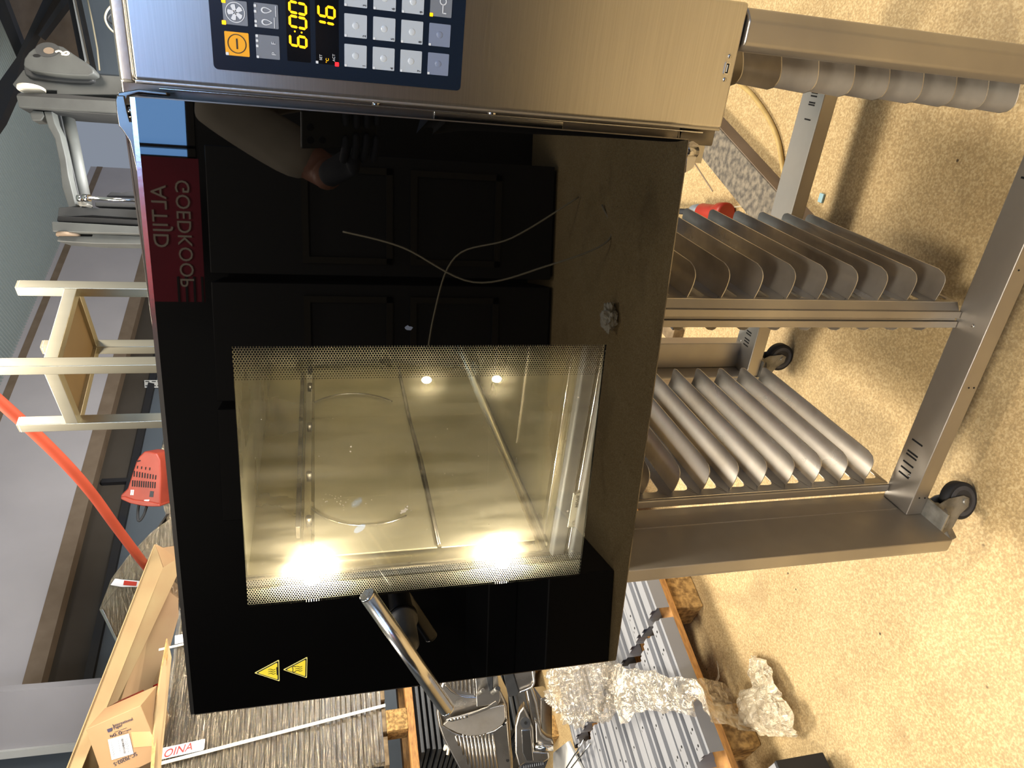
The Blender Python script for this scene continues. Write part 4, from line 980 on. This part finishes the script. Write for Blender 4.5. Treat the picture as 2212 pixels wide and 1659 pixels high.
# small labelled box
sbx = thing('labelled_box', 'small brown cardboard box with a white shipping label inside the open carton', 'box', atd(270, 1580, 3.45))
def zb4(zx, zy): return 170+zx/8.335, 1460+zy/8.335
SB = 3.45
F4 = [zb4(125, 965), zb4(1115, 530), zb4(1370, 1150), zb4(1330, 1540), zb4(1080, 1659), zb4(400, 1750)]
MB().prism([atd(*p, SB) for p in F4], FW*.16+RT*.03).build('box_body', 'carton', sbx, bevel=.003)
LBL = [zb4(525, 1150), zb4(900, 1042), zb4(985, 1400), zb4(595, 1515)]
lbo = MB().prism([atd(*p, SB-.003) for p in LBL], FW*.002).build('shipping_label', 'white_label', sbx)
ux = (atd(*LBL[3], SB)-atd(*LBL[0], SB)); uy = (atd(*LBL[1], SB)-atd(*LBL[0], SB))
bars = MB(); o_ = atd(*LBL[0], SB-.0042)
random.seed(3); t_ = .12
while t_ < .86:
    wbar = random.choice((.008, .014, .02)); bars.obox(o_+ux*t_+uy*.60, ux*wbar, uy*.10, FW*.0006); t_ += wbar+random.choice((.010, .018))
bars.build('barcode', 'ink', lbo)
ln = MB()
for q, a, b in ((.12, .1, .9), (.17, .3, .8), (.45, .1, .8), (.76, .1, .7), (.82, .2, .9), (.87, .1, .6)): ln.obox(o_+ux*a+uy*q, ux*(b-a), uy*.012, FW*.0006)
ln.build('label_print', 'plug_grey', lbo)
bd = ux.normalized(); bx_ = uy.normalized()
def bt(s_, zx, zy, size, m_='blue_print'): text(s_, 'box_print', m_, sbx, atd(*zb4(zx, zy), SB-.002), (atd(*zb4(zx+100, zy-33), SB)-atd(*zb4(zx, zy), SB)), (atd(*zb4(zx-33, zy-100), SB)-atd(*zb4(zx, zy), SB))*1, size, .0003)
def img_text(s_, p0, p1, d, size, m_, parent, name='print'):
    """lettering that reads from p0 to p1"""
    a, b = atd(*p0, d), atd(*p1, d); x = (b-a).normalized(); y = (-FW).cross(x).normalized(); text(s_, name, m_, parent, a, x, y, size, .0003)
img_text('International', zb4(618, 925), zb4(830, 850), SB-.002, .020, 'blue_print', sbx)
img_text('Paper', zb4(632, 968), zb4(740, 925), SB-.002, .020, 'blue_print', sbx)
MB().prism([atd(*zb4(*p), SB-.002) for p in ((505, 965), (598, 932), (606, 975), (590, 1000), (528, 1020))], FW*.001).build('box_emblem', 'blue_print', sbx)
ln = MB()
for a, b in (((640, 1018), (860, 935)), ((600, 1090), (890, 1018))): ln.tube([atd(*zb4(*a), SB-.002), atd(*zb4(*b), SB-.002)], .0008, 5)
for c, r in (((642, 1063), .0065), ((742, 1026), .0065)):
    ln.tube([atd(*zb4(*c), SB-.002)+(RT*math.cos(a)+DN*math.sin(a))*r for a in [rad(40*i) for i in range(9)]]+[atd(*zb4(*c), SB-.002)+RT*r], .0014, 5)
for zx in (562, 590): ln.tube([atd(*zb4(zx, 1065), SB-.002), atd(*zb4(zx+12, 1105), SB-.002)], .0014, 5)
ln.build('box_symbols', 'blue_print', sbx)
img_text('Corrugated', zb4(775, 1028), zb4(880, 990), SB-.002, .010, 'blue_print', sbx)
img_text('SC-70202-S', zb4(1030, 1370), zb4(740, 1510), SB-.002, .026, 'blue_print', sbx)
M['tape'] = mat('shiny_tape', 'c49a6c', .12, 0, spec=.9)
MB().prism([atd(*zb4(*p), SB-.0015) for p in ((940, 1010), (1290, 1000), (1370, 1150), (1350, 1260), (990, 1290))], FW*.0008).build('packing_tape', 'tape', sbx)

# ---- small wrapped bundle behind the carton
wbn = thing('wrapped_bundle', 'film-wrapped bundle of dark trays with a white paper band behind the carton', 'bundle', atd(300, 1260, 4.45))
BD_ = 4.45
def bq(pts, d, th, name, m, bevel=.002): return prism_at(pts, BD_+d, th, name, m, wbn, bevel)
for k in range(9):
    t_ = k/9
    a, b = (217+t_*62, 1312+t_*60), (360+t_*40, 1110+t_*80)
    pa_ = atd(*a, BD_+.02*k); pb_ = atd(*b, BD_+.02*k)
    MB().obox(pa_, pb_-pa_, Vector((0, 0, -.012)), FW*.30).build('tray', 'black_tray', wbn)
bq([(216, 1315), (243, 1252), (275, 1205), (330, 1150), (372, 1120), (395, 1160), (395, 1290), (300, 1400), (254, 1388)], .02, .25, 'tray_block', 'black_tray')
bq([(214, 1317), (240, 1250), (275, 1203), (330, 1146), (374, 1116), (398, 1160), (398, 1290), (300, 1404), (252, 1391)], -.012, .005, 'film', 'wrap_film')
bq([(248, 1250), (262, 1252), (300, 1255), (330, 1258), (330, 1272), (298, 1268), (262, 1268), (238, 1264)], -.022, .004, 'paper_band', 'white_label')
bq([(268, 1254), (296, 1257), (294, 1266), (266, 1264)], -.025, .002, 'band_print', 'red_print')
bq([(215, 1317), (222, 1316), (255, 1384), (251, 1390)], -.02, .02, 'film_edge', 'polish')
for k in range(5): bq([(262+k*9, 1290-k*12), (264+k*9, 1290-k*12), (284+k*9, 1345-k*12), (280+k*9, 1345-k*12)], -.018, .004, 'film_fold', 'wrap_film')
# pile of dark film-wrapped goods behind the red tool
pile = thing('wrapped_goods', 'dark film-wrapped goods heaped behind the oven door beside the red tool', 'bundle', atd(350, 1080, 4.6))
for pts, m_, d in ((((345, 990), (350, 950), (400, 930), (400, 1140), (362, 1120), (348, 1080)), 'dark_tray', .1), (((343, 1015), (356, 1010), (396, 1020), (396, 1060), (345, 1055)), 'brown_tape', .05), (((342, 1060), (400, 1070), (400, 1125), (365, 1122)), 'machine_dark', .03)):
    prism_at(pts, 4.5+d, .2, 'goods', m_, pile, .01)
prism_at([(344, 985), (352, 960), (398, 940), (398, 1125), (360, 1124), (346, 1060)], 4.46, .005, 'film', 'wrap_film', pile)

# ---- red power tool hanging / standing behind the door
rtool = thing('red_tool', 'orange-red slotted tool housing with black loop handle behind the oven door', 'tool', atd(300, 1040, 4.2))
def zr(zx, zy): return 230+zx/5.185, 940+zy/5.185
RDp = 4.2
hb_ = prism_at([zr(*p) for p in ((420, 180), (470, 185), (560, 200), (600, 280), (610, 460), (600, 800), (500, 800), (400, 790), (260, 760), (160, 715), (150, 675), (230, 600), (330, 290), (360, 240))], RDp, .16, 'housing', 'red_tool', rtool, .012)
for row_, (y0, y1, x0, n_, st_) in enumerate(((400, 465, 306, 9, 30), (505, 575, 288, 11, 25))):
    for i in range(n_):
        x = x0+i*st_; y0_, y1_ = y0+(i*6 if row_ == 0 else i*2), y1+(i*4 if row_ == 0 else i*2)
        prism_at([zr(x, y0_), zr(x+12, y0_), zr(x+8, y1_), zr(x-4, y1_)], RDp-.002, .006, 'vent_slot', 'dark_slot', hb_, 0)
for i in range(4): prism_at([zr(342+i*46, 345+i*6), zr(354+i*46, 345+i*6), zr(350+i*46, 375+i*6), zr(340+i*46, 375+i*6)], RDp-.002, .006, 'vent_slot', 'dark_slot', hb_, 0)
prism_at([zr(340, 285), zr(380, 280), zr(382, 292), zr(345, 300)], RDp-.002, .006, 'vent_slot', 'dark_slot', hb_, 0)
prism_at([zr(490, 625), zr(530, 630), zr(522, 695), zr(478, 690)], RDp-.002, .006, 'switch', 'rubber', hb_, 0)
prism_at([zr(425, 725), zr(478, 722), zr(474, 738), zr(420, 738)], RDp-.003, .004, 'badge', 'white_label', hb_, 0)
for xx in (272, 292): prism_at([zr(xx, 612), zr(xx+14, 614), zr(xx+8, 672), zr(xx-6, 670)], RDp-.003, .004, 'decal', 'socket_white', hb_, 0)
prism_at([zr(*p) for p in ((155, 690), (160, 720), (260, 765), (400, 795), (500, 802), (598, 802), (590, 770), (480, 745), (300, 725), (200, 690))], RDp-.012, .18, 'foot_rim', 'red_tool', rtool, .006)
MB().tube(curve_pts([atd(*zr(*p), RDp+.03) for p in ((362, 780), (352, 860), (355, 950), (380, 950), (420, 890), (450, 800))]), .008, 10).build('loop_handle', 'rubber', rtool)
# power strip
WDP = D2/ray(330, 829).dot(PD)-.06
ps_ = thing('power_strip', 'white power strip with sockets on the grey wall, cable below', 'socket', atd(328, 828, WDP))
prism_at([(311, 821), (312, 838), (352, 838), (352, 821)], WDP, .075, 'strip_body', 'socket_white', ps_, .004)
for X in (318, 332, 344):
    for Y in (822, 831): prism_at([(X-4, Y+1), (X+4, Y+1), (X+4, Y+3), (X-4, Y+3)], WDP-.006, .01, 'socket_hole', 'machine', ps_, 0)
MB().tube(curve_pts([atd(X, Y, WDP) for X, Y in ((330, 838), (334, 858), (342, 880), (345, 900))]), .006, 8).build('cord', 'strap', ps_)

# ---- red hose
tag(MB().tube(curve_pts([atd(X, Y, d) for X, Y, d in ((-40, 835, 3.0), (0, 868, 3.1), (80, 940, 3.3), (150, 1010, 3.5), (200, 1068, 3.7), (245, 1130, 3.9), (290, 1190, 4.1), (320, 1228, 4.3), (360, 1270, 4.5))], 10), .026, 20).build('red_hose', 'red_hose'), 'thick red hose hanging diagonally in front of the white wall', 'hose')

# ================================================================ ALUMINIUM LEG FRAME ON THE OVEN
zl0 = .636
def q3(X, Y, z): return onz(X, Y, z)
ZTOP = 1.02
LA, LB_, LD = q3(42, 622, ZTOP), q3(95, 750, ZTOP), q3(45, 917, ZTOP)
LC = LA+LD-LB_
tw = .0225
lf = thing('leg_frame', 'four-legged aluminium tube frame with brown shelf board standing on the oven', 'frame', Vector(((LA.x+LD.x)/2, (LA.y+LD.y)/2, zl0)))
e1 = (LA-LB_); e1.z = 0; e1.normalize(); e2 = (LD-LB_); e2 = (e2-e1*e2.dot(e1)); e2.normalize()
zshelf = q3(150, 625, 1.0).z
for P_ in (LA, LB_, LC, LD):
    lg = MB().obox(P_-e1*tw/2-e2*tw/2+Vector((0, 0, zl0-ZTOP)), e1*tw, e2*tw, (0, 0, ZTOP-zl0)).build('leg', 'alu_tube', lf, bevel=.0015)
    MB().obox(P_-e1*(tw/2-.001)-e2*(tw/2-.001)+Vector((0, 0, 0)), e1*(tw-.002), e2*(tw-.002), (0, 0, .003)).build('end_cap', 'alu_tube', lg)
zsh = CAM.z+(ZTOP-CAM.z)*.80
def legz(P_, X):                                                 # height on a leg that the photograph shows at column X
    best = min((abs((lambda v: v)(1106+FPX*((Vector((P_.x, P_.y, z))-CAM).dot(DN))/((Vector((P_.x, P_.y, z))-CAM).dot(FW)))-X), z) for z in [zl0+.002*i for i in range(260)])
    return best[1]
zsh = (legz(LA, 158)+legz(LD, 160)+legz(LC, 112))/3
for a, b in ((LA, LB_), (LB_, LD), (LD, LC), (LC, LA)):
    a_, b_ = Vector((a.x, a.y, zsh)), Vector((b.x, b.y, zsh)); MB().bar(a_, b_, tw*.9, tw).build('cross_rail', 'alu_tube', lf, bevel=.001)
MB().prism([Vector((p.x, p.y, zsh-.004)) for p in (LA, LB_, LD, LC)], (0, 0, .006)).build('shelf_board', 'brown_panel', lf)

# ================================================================ GREY MACHINE FRAME BEHIND THE OVEN
mf = thing('machine_frame', 'grey steel machine frame with two posts, rollers and linkage behind the oven', 'machine', atd(280, 350, 3.2))
MD = 3.0
def mp_(pts, d, th, name, m, parent=mf, bevel=.004): return prism_at(pts, MD+d, th, name, m, parent, bevel)
mp_([(26, 182), (50, 150), (320, 168), (320, 205), (122, 205), (122, 196), (34, 190)], 0, .12, 'post', 'machine')
tear = [(52, 126), (62, 112), (72, 104), (92, 96), (118, 96), (134, 100), (160, 118), (188, 136), (201, 150), (202, 158), (190, 163), (150, 162), (110, 158), (66, 152), (53, 146), (50, 140)]
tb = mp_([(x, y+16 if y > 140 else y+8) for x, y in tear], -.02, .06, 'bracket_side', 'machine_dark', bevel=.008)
mp_(tear, -.06, .05, 'teardrop_bracket', 'machine', bevel=.006)
def disc(X, Y, r, d, th, name, m, parent=mf, n=28, sq=.6):
    c = atd(X, Y, MD+d); mb = MB(); mb.prism([c+(DN*math.cos(rad(360*i/n))+RT*math.sin(rad(360*i/n))*sq)*r for i in range(n)], FW*th); return mb.build(name, m, parent)
disc(102, 107, .050, -.062, .004, 'bearing_seat', 'machine_dark'); disc(105, 109, .022, -.064, .004, 'bearing_pin', 'brown_tape'); disc(79, 120, .016, -.062, .004, 'bore', 'dark_slot', sq=.4)
MB().tube(curve_pts([atd(X, Y, MD-.063) for X, Y in ((120, 112), (128, 110), (136, 114), (144, 112), (148, 115), (143, 118), (133, 117))]), .004, 6).build('chalk_mark', 'strap', mf)
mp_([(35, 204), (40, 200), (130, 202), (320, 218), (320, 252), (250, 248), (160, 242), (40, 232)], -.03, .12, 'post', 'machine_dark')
mp_([(35, 206), (320, 222), (320, 246), (40, 230)], -.05, .02, 'post_face', 'machine', bevel=.002)
MB().tube([atd(68, 196, MD-.02), atd(68, 190, MD-.02)], .052, 24).build('roller', 'strap', mf)
mp_([(64, 244), (70, 238), (92, 240), (96, 250), (88, 260), (68, 260)], -.02, .05, 'lug', 'machine')
mp_([(94, 240), (112, 240), (118, 265), (130, 290), (142, 340), (148, 380), (164, 445), (148, 448), (134, 405), (128, 350), (118, 300), (104, 275), (98, 255)], -.02, .04, 'linkage_arm', 'machine')
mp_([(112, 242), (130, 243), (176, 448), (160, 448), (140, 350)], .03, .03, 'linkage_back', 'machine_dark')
MB().tube([atd(144, 240, MD+.06), atd(186, 450, MD+.06)], .026, 24).build('shaft', 'machine', mf)
mp_([(126, 448), (150, 446), (320, 454), (320, 474), (200, 466), (124, 470)], -.02, .10, 'post', 'machine_dark')
mp_([(124, 466), (320, 476), (320, 486), (122, 478)], -.05, .04, 'post_groove', 'dark_slot')
mp_([(111, 478), (320, 490), (320, 506), (113, 500)], -.06, .10, 'post_rail', 'machine')
MB().tube([atd(148, 505, MD-.02), atd(148, 511, MD-.02)], .045, 24).build('roller', 'brown_tape', mf)
mp_([(122, 521), (126, 509), (198, 510), (200, 505), (320, 510), (320, 528), (200, 526)], -.03, .10, 'post_rail', 'machine')
MB().tube([atd(168, 428, MD-.05), atd(182, 428, MD-.05)], .014, 16).build('clevis', 'polish', mf)
MB().tube([atd(181, 427, MD-.05), atd(194, 428, MD-.05)], .017, 6).build('lock_nut', 'polish', mf)
MB().tube([atd(180, 427, MD-.05), atd(320, 434, MD-.05)], .008, 16).build('piston_rod', 'polish', mf)
mp_([(166, 436), (176, 433), (190, 440), (184, 446), (170, 444)], -.03, .04, 'clevis_base', 'caster')
mp_([(205, 436), (320, 440), (320, 450), (205, 446)], .02, .05, 'slide_block', 'machine_dark')
mp_([(228, 424), (240, 414), (262, 416), (270, 414), (300, 413), (300, 424), (260, 424)], .05, .05, 'chain_guard', 'rubber')
b_ = atd(280, 350, 3.2)
for X in (200, 470):
    c = atd(320, X, MD); MB().box(c.x-.05, c.x+.05, c.y-.05, c.y+.05, FZ, c.z+.02).build('floor_post', 'machine_dark', mf, bevel=.004)
q_ = MB(); c1, c2 = atd(320, 200, MD), atd(320, 470, MD); q_.bar(Vector((c1.x, c1.y, FZ+.04)), Vector((c2.x, c2.y, FZ+.04)), .1, .08); q_.build('floor_rail', 'machine_dark', mf)

# ================================================================ BEHIND THE PHOTOGRAPHER (seen mirrored in the door)
RY = -3.15
struct(MB().box(-5, .22, RY-.35, RY-.25, FZ, 2.7), 'wall_rear', 'dark_cabinet')
struct(MB().box(.22, 1.9, RY-.35, RY-.25, FZ, 1.06), 'wall_rear_sill', 'dark_cabinet')
struct(MB().box(.22, 1.9, RY-.35, RY-.25, 2.3, 2.7), 'wall_rear_lintel', 'dark_cabinet')
struct(MB().box(1.9, 5, RY-.35, RY-.25, FZ, 2.7), 'wall_rear_right', 'dark_cabinet')
win = tag(MB().box(.24, 1.88, RY-.31, RY-.30, 1.07, 2.29).build('window_1', 'window_light'), None, None, None, 'structure')
wf = MB()
for a in ((.22, .26), (.30, .315), (.80, .86), (1.84, 1.9)): wf.box(a[0], a[1], RY-.30, RY-.24, 1.06, 2.3)
for z in (1.06, 1.60, 2.26): wf.box(.22, 1.9, RY-.30, RY-.24, z, z+.04)
wfo = wf.build('window_frame', 'cabinet_frame', win)
for k in range(3):
    x = -1.55+k*.62
    cbn = thing('dark_cabinet', ['left', 'middle', 'right'][k]+' one of the dark framed machine cabinets mirrored in the oven door', 'cabinet', (x+.3, RY+.05, FZ), )
    MB().box(x, x+.58, RY-.2, RY+.25, FZ+.02, .95).build('cabinet_body', 'dark_cabinet', cbn, bevel=.005)
    f_ = MB()
    for z0, z1 in ((.10, .50), (-.45, -.02)):
        f_.box(x+.06, x+.52, RY+.25, RY+.27, z1, z1+.03); f_.box(x+.06, x+.52, RY+.25, RY+.27, z0, z0+.03); f_.box(x+.06, x+.09, RY+.25, RY+.27, z0, z1); f_.box(x+.49, x+.52, RY+.25, RY+.27, z0, z1)
    f_.build('door_frame', 'cabinet_frame', cbn)
bn = thing('red_banner', 'dark red hanging banner with white lettering, mirrored in the oven door', 'banner', (-.1, RY+.2, 1.0))
MB().box(-.45, .21, RY+.195, RY+.20, .985, 1.60).build('cloth', 'banner', bn)
for k in range(4): MB().box(-.45, -.33, RY+.20, RY+.204, .99+k*.035, 1.0+k*.035).build('perforated_edge', 'dark_cabinet', bn)
text('ALTIJD', 'lettering', 'banner_ink', bn, (.085, RY+.203, 1.13), (-1, 0, 0), (0, 0, 1), .095, .002)
text('GOEDKOOP', 'lettering', 'banner_ink', bn, (.115, RY+.203, 1.03), (-1, 0, 0), (0, 0, 1), .088, .002)
dcr = thing('dark_block', 'low black block added beside the cabinets to darken the mirrored floor', 'crate', (-2.2, RY+.7, FZ))
MB().box(-3.4, -1.5, RY+.28, RY+1.25, FZ, FZ+.30).build('block_body', 'dark_cabinet', dcr, bevel=.01)  # black block put in so the mirrored floor reads dark
MB().box(-2.4, -1.62, RY+.28, RY+.8, FZ+.30, FZ+.45).build('block_top', 'dark_cabinet', dcr, bevel=.01)
# wires and litter on the floor mirrored low in the door
tag(MB().tube(curve_pts([(-.1, RY+.6, .35), (-.16, RY+.7, .1), (-.3, RY+.8, -.2), (-.22, RY+.9, -.5), (-.1, RY+1.0, FZ+.01), (.05, RY+.9, FZ+.01)]), .004, 6).build('loose_wire', 'wire'), 'loose pale wire hanging from the dark cabinets to the floor', 'wire')
tag(MB().tube(curve_pts([(-.9, RY+.3, -.05), (-.5, RY+.32, -.1), (-.2, RY+.36, -.2), (-.1, RY+.5, -.45), (.1, RY+.6, FZ+.01)]), .004, 6).build('loose_wire', 'wire'), 'second pale wire sagging across the front of the dark cabinets', 'wire')
blob((-.42, -2.05, FZ+.03), (.05, 0, 0), (0, .04, 0), (0, 0, .03), 1, 16, .5, 2, 4., 'crumpled_paper', 'strap', 'crumpled white paper on the floor behind the photographer', 'litter')

# ---- the photographer
who = thing('person', 'person in grey shirt and dark trousers holding up a phone, mirrored in the oven door', 'person', (.36, -1.28, FZ))
def skin_body(name, chain, edges, radii, m_, parent, sub=2):
    me = bpy.data.meshes.new(name); off = parent.location
    me.from_pydata([tuple(Vector(v)-off) for v in chain], edges, []); o = bpy.data.objects.new(name, me); col.objects.link(o); o.parent = parent
    md = o.modifiers.new('skin', 'SKIN'); sb_ = o.modifiers.new('sub', 'SUBSURF'); sb_.levels = sub; sb_.render_levels = sub
    if not me.skin_vertices: 
        me.attributes.get('skin')
    lay = me.skin_vertices[0].data if me.skin_vertices else None
    if lay:
        for i, r in enumerate(radii): lay[i].radius = (r, r) if not isinstance(r, tuple) else r
        lay[0].use_root = True
    me.materials.append(M[m_]); 
    for p in me.polygons: p.use_smooth = True
    return o
def ensure_skin(name, chain, edges, radii, m_, parent, sub=2):
    bm = bmesh.new(); off = parent.location; ly = bm.verts.layers.skin.new(); vs = []
    for i, v in enumerate(chain):
        q = bm.verts.new(Vector(v)-off); r = radii[i]; q[ly].radius = r if isinstance(r, tuple) else (r, r); q[ly].use_root = (i == 0); vs.append(q)
    for a, b in edges: bm.edges.new((vs[a], vs[b]))
    me = bpy.data.meshes.new(name); bm.to_mesh(me); bm.free()
    o = bpy.data.objects.new(name, me); col.objects.link(o); o.parent = parent
    md = o.modifiers.new('skin', 'SKIN'); md.use_smooth_shade = True; sb_ = o.modifiers.new('sub', 'SUBSURF'); sb_.levels = sub; sb_.render_levels = sub
    me.materials.append(M[m_]); return o
px, py = .36, -1.28
hipz = FZ+.93; shz = FZ+1.43
J = dict(pel=(px, py, hipz), sp=(px, py+.01, hipz+.22), chest=(px, py+.02, hipz+.40), neck=(px, py+.03, shz+.05), head=(px, py+.06, shz+.12),
         ls=(px-.19, py+.02, shz), le=(px-.33, py+.08, shz-.25), lw=(px-.36, py+.32, shz-.235),
         rs=(px+.19, py+.02, shz), re=(px+.16, py+.16, shz-.30), rw=(px-.18, py+.36, shz-.27))
body_ = ensure_skin('body', [J['pel'], J['sp'], J['chest'], J['neck'], J['head'], J['ls'], J['le'], J['lw'], J['rs'], J['re'], J['rw'], (px-.10, py, hipz-.05), (px-.11, py, FZ+.50), (px-.12, py-.01, FZ+.08), (px-.12, py+.12, FZ+.035), (px+.10, py, hipz-.05), (px+.11, py-.02, FZ+.50), (px+.12, py-.06, FZ+.08), (px+.12, py+.08, FZ+.035)],
    [(0, 1), (1, 2), (2, 3), (3, 4), (2, 5), (5, 6), (6, 7), (2, 8), (8, 9), (9, 10), (0, 11), (11, 12), (12, 13), (13, 14), (0, 15), (15, 16), (16, 17), (17, 18)],
    [(.15, .11), (.135, .10), (.15, .105), .055, .05, .062, .046, .028, .062, .046, .028, .088, .06, .042, .035, .088, .06, .042, .035], 'skin', who)
ensure_skin('shirt', [J['pel'], J['sp'], J['chest'], (px, py+.03, shz+.02), J['ls'], Vector(J['le'])*.92+Vector(J['ls'])*.08, J['rs'], Vector(J['re'])*.92+Vector(J['rs'])*.08],
    [(0, 1), (1, 2), (2, 3), (2, 4), (4, 5), (2, 6), (6, 7)], [(.172, .13), (.16, .122), (.17, .125), .075, .085, .062, .085, .062], 'shirt', who)
ensure_skin('trousers', [(px, py, hipz-.02), (px-.10, py, hipz-.09), (px-.11, py, FZ+.50), (px-.12, py-.01, FZ+.10), (px+.10, py, hipz-.09), (px+.11, py-.02, FZ+.50), (px+.12, py-.06, FZ+.10)],
    [(0, 1), (1, 2), (2, 3), (0, 4), (4, 5), (5, 6)], [(.16, .12), .105, .078, .062, .105, .078, .062], 'trousers', who)
hd_ = MB(); hc_ = Vector((px, py+.07, shz+.21)); rows = []
for i in range(21):
    a = math.pi*i/20; row = []
    for k in range(33):
        b = 2*math.pi*k/32; v = Vector((math.sin(a)*math.cos(b)*.076, math.sin(a)*math.sin(b)*.095, math.cos(a)*.118))
        if v.z < -.03: v.x *= 1-(-v.z-.03)*3.2; v.y = v.y*(1-(-v.z-.03)*2)+.012
        if v.y > .07 and abs(v.x) < .016 and -.035 < v.z < .02: v.y += .022*(1-abs(v.x)/.016)*(.9-abs(v.z+.02)*12)
        if v.y > .06 and .008 < v.z < .032 and .014 < abs(v.x) < .046: v.y -= .008
        row.append(hc_+v)
    rows.append(row)
head_ = hd_.grid(rows).build('head', 'skin', who)
hr = MB(); rows = []
for i in range(13):
    a = math.pi*.62*i/12; row = []
    for k in range(33):
        b = 2*math.pi*k/32; front = max(0, math.sin(b)); aa = a*(1-.42*front)
        row.append(hc_+Vector((math.sin(aa)*math.cos(b)*.084, math.sin(aa)*math.sin(b)*.102-.004, math.cos(aa)*.126)))
    rows.append(row)
hr.grid(rows).build('hair', 'hair', head_)
for sx in (-1, 1):
    MB().ball(hc_+Vector((sx*.030, .082, .018)), .011, 8).build('eye', 'white_label', head_); MB().ball(hc_+Vector((sx*.030, .0905, .016)), .005, 6).build('iris', 'ink', head_)
    MB().ball(hc_+Vector((sx*.078, -.002, .0)), .03, 8, (.3, .6, 1)).build('ear', 'skin', head_)
MB().tube([hc_+Vector((-.022, .082, -.058)), hc_+Vector((0, .088, -.056)), hc_+Vector((.022, .082, -.058))], .0055, 8).build('mouth', 'plug_red', head_)
for sx, fy in ((-.12, .05), (.12, .02)):
    MB().ball((px+sx, py+fy, FZ+.045), .10, 10, (.5, 1.35, .42)).build('shoe', 'rubber', who)
# phone, its lens just behind the viewpoint, and the gloved hands on it
pf = -Vector((FW.x, FW.y, FW.z)); 
pc = CAM-FW*.012+DN*.052+RT*-.012
ph = thing('phone', 'dark phone held upright in front of the chest, mirrored in the oven door', 'phone', pc)
MB().obox(pc-DN*.078-RT*.038-FW*.008, DN*.156, RT*.076, FW*.008).build('phone_body', 'black_plastic', ph, bevel=.003)
MB().obox(pc-DN*.072-RT*.034-FW*.0088, DN*.144, RT*.068, FW*.0008).build('screen', 'display', ph)
for a, b in ((-.060, -.020), (-.060, .006), (-.036, -.020)): MB().tube([pc+DN*a+RT*b, pc+DN*a+RT*b+FW*.002], .007, 18).build('lens_ring', 'display', ph)
def hand(w_, side):
    w_ = Vector(w_); palm = pc+DN*.045+RT*side*.062-FW*.012; k = ensure_skin('gloved_hand', [w_, w_*.45+palm*.55, palm, palm-DN*.03], [(0, 1), (1, 2), (2, 3)], [.030, (.036, .024), (.040, .020), (.036, .018)], 'glove', who)
    for i in range(4):
        b = palm-DN*(.034-.022*i)+RT*side*.012; t1 = b-RT*side*.030+FW*.012; t2 = t1-RT*side*.022+FW*.006; t3 = t2-RT*side*(.014+.004*(i in (1, 2)))-FW*.002
        ensure_skin('finger', [b, t1, t2, t3], [(0, 1), (1, 2), (2, 3)], [.0100, .0092, .0085, .0072], 'glove', k if False else who, 1)
    b = palm+DN*.002-FW*.012; ensure_skin('thumb', [b, b-RT*side*.024-FW*.004-DN*.02, b-RT*side*.040-DN*.040], [(0, 1), (1, 2)], [.012, .0105, .0085], 'glove', who, 1)
hand(J['lw'], -1); hand(J['rw'], 1)
#END
for o in list(col.objects):
    if o.parent is None: o.location.z += LIFT
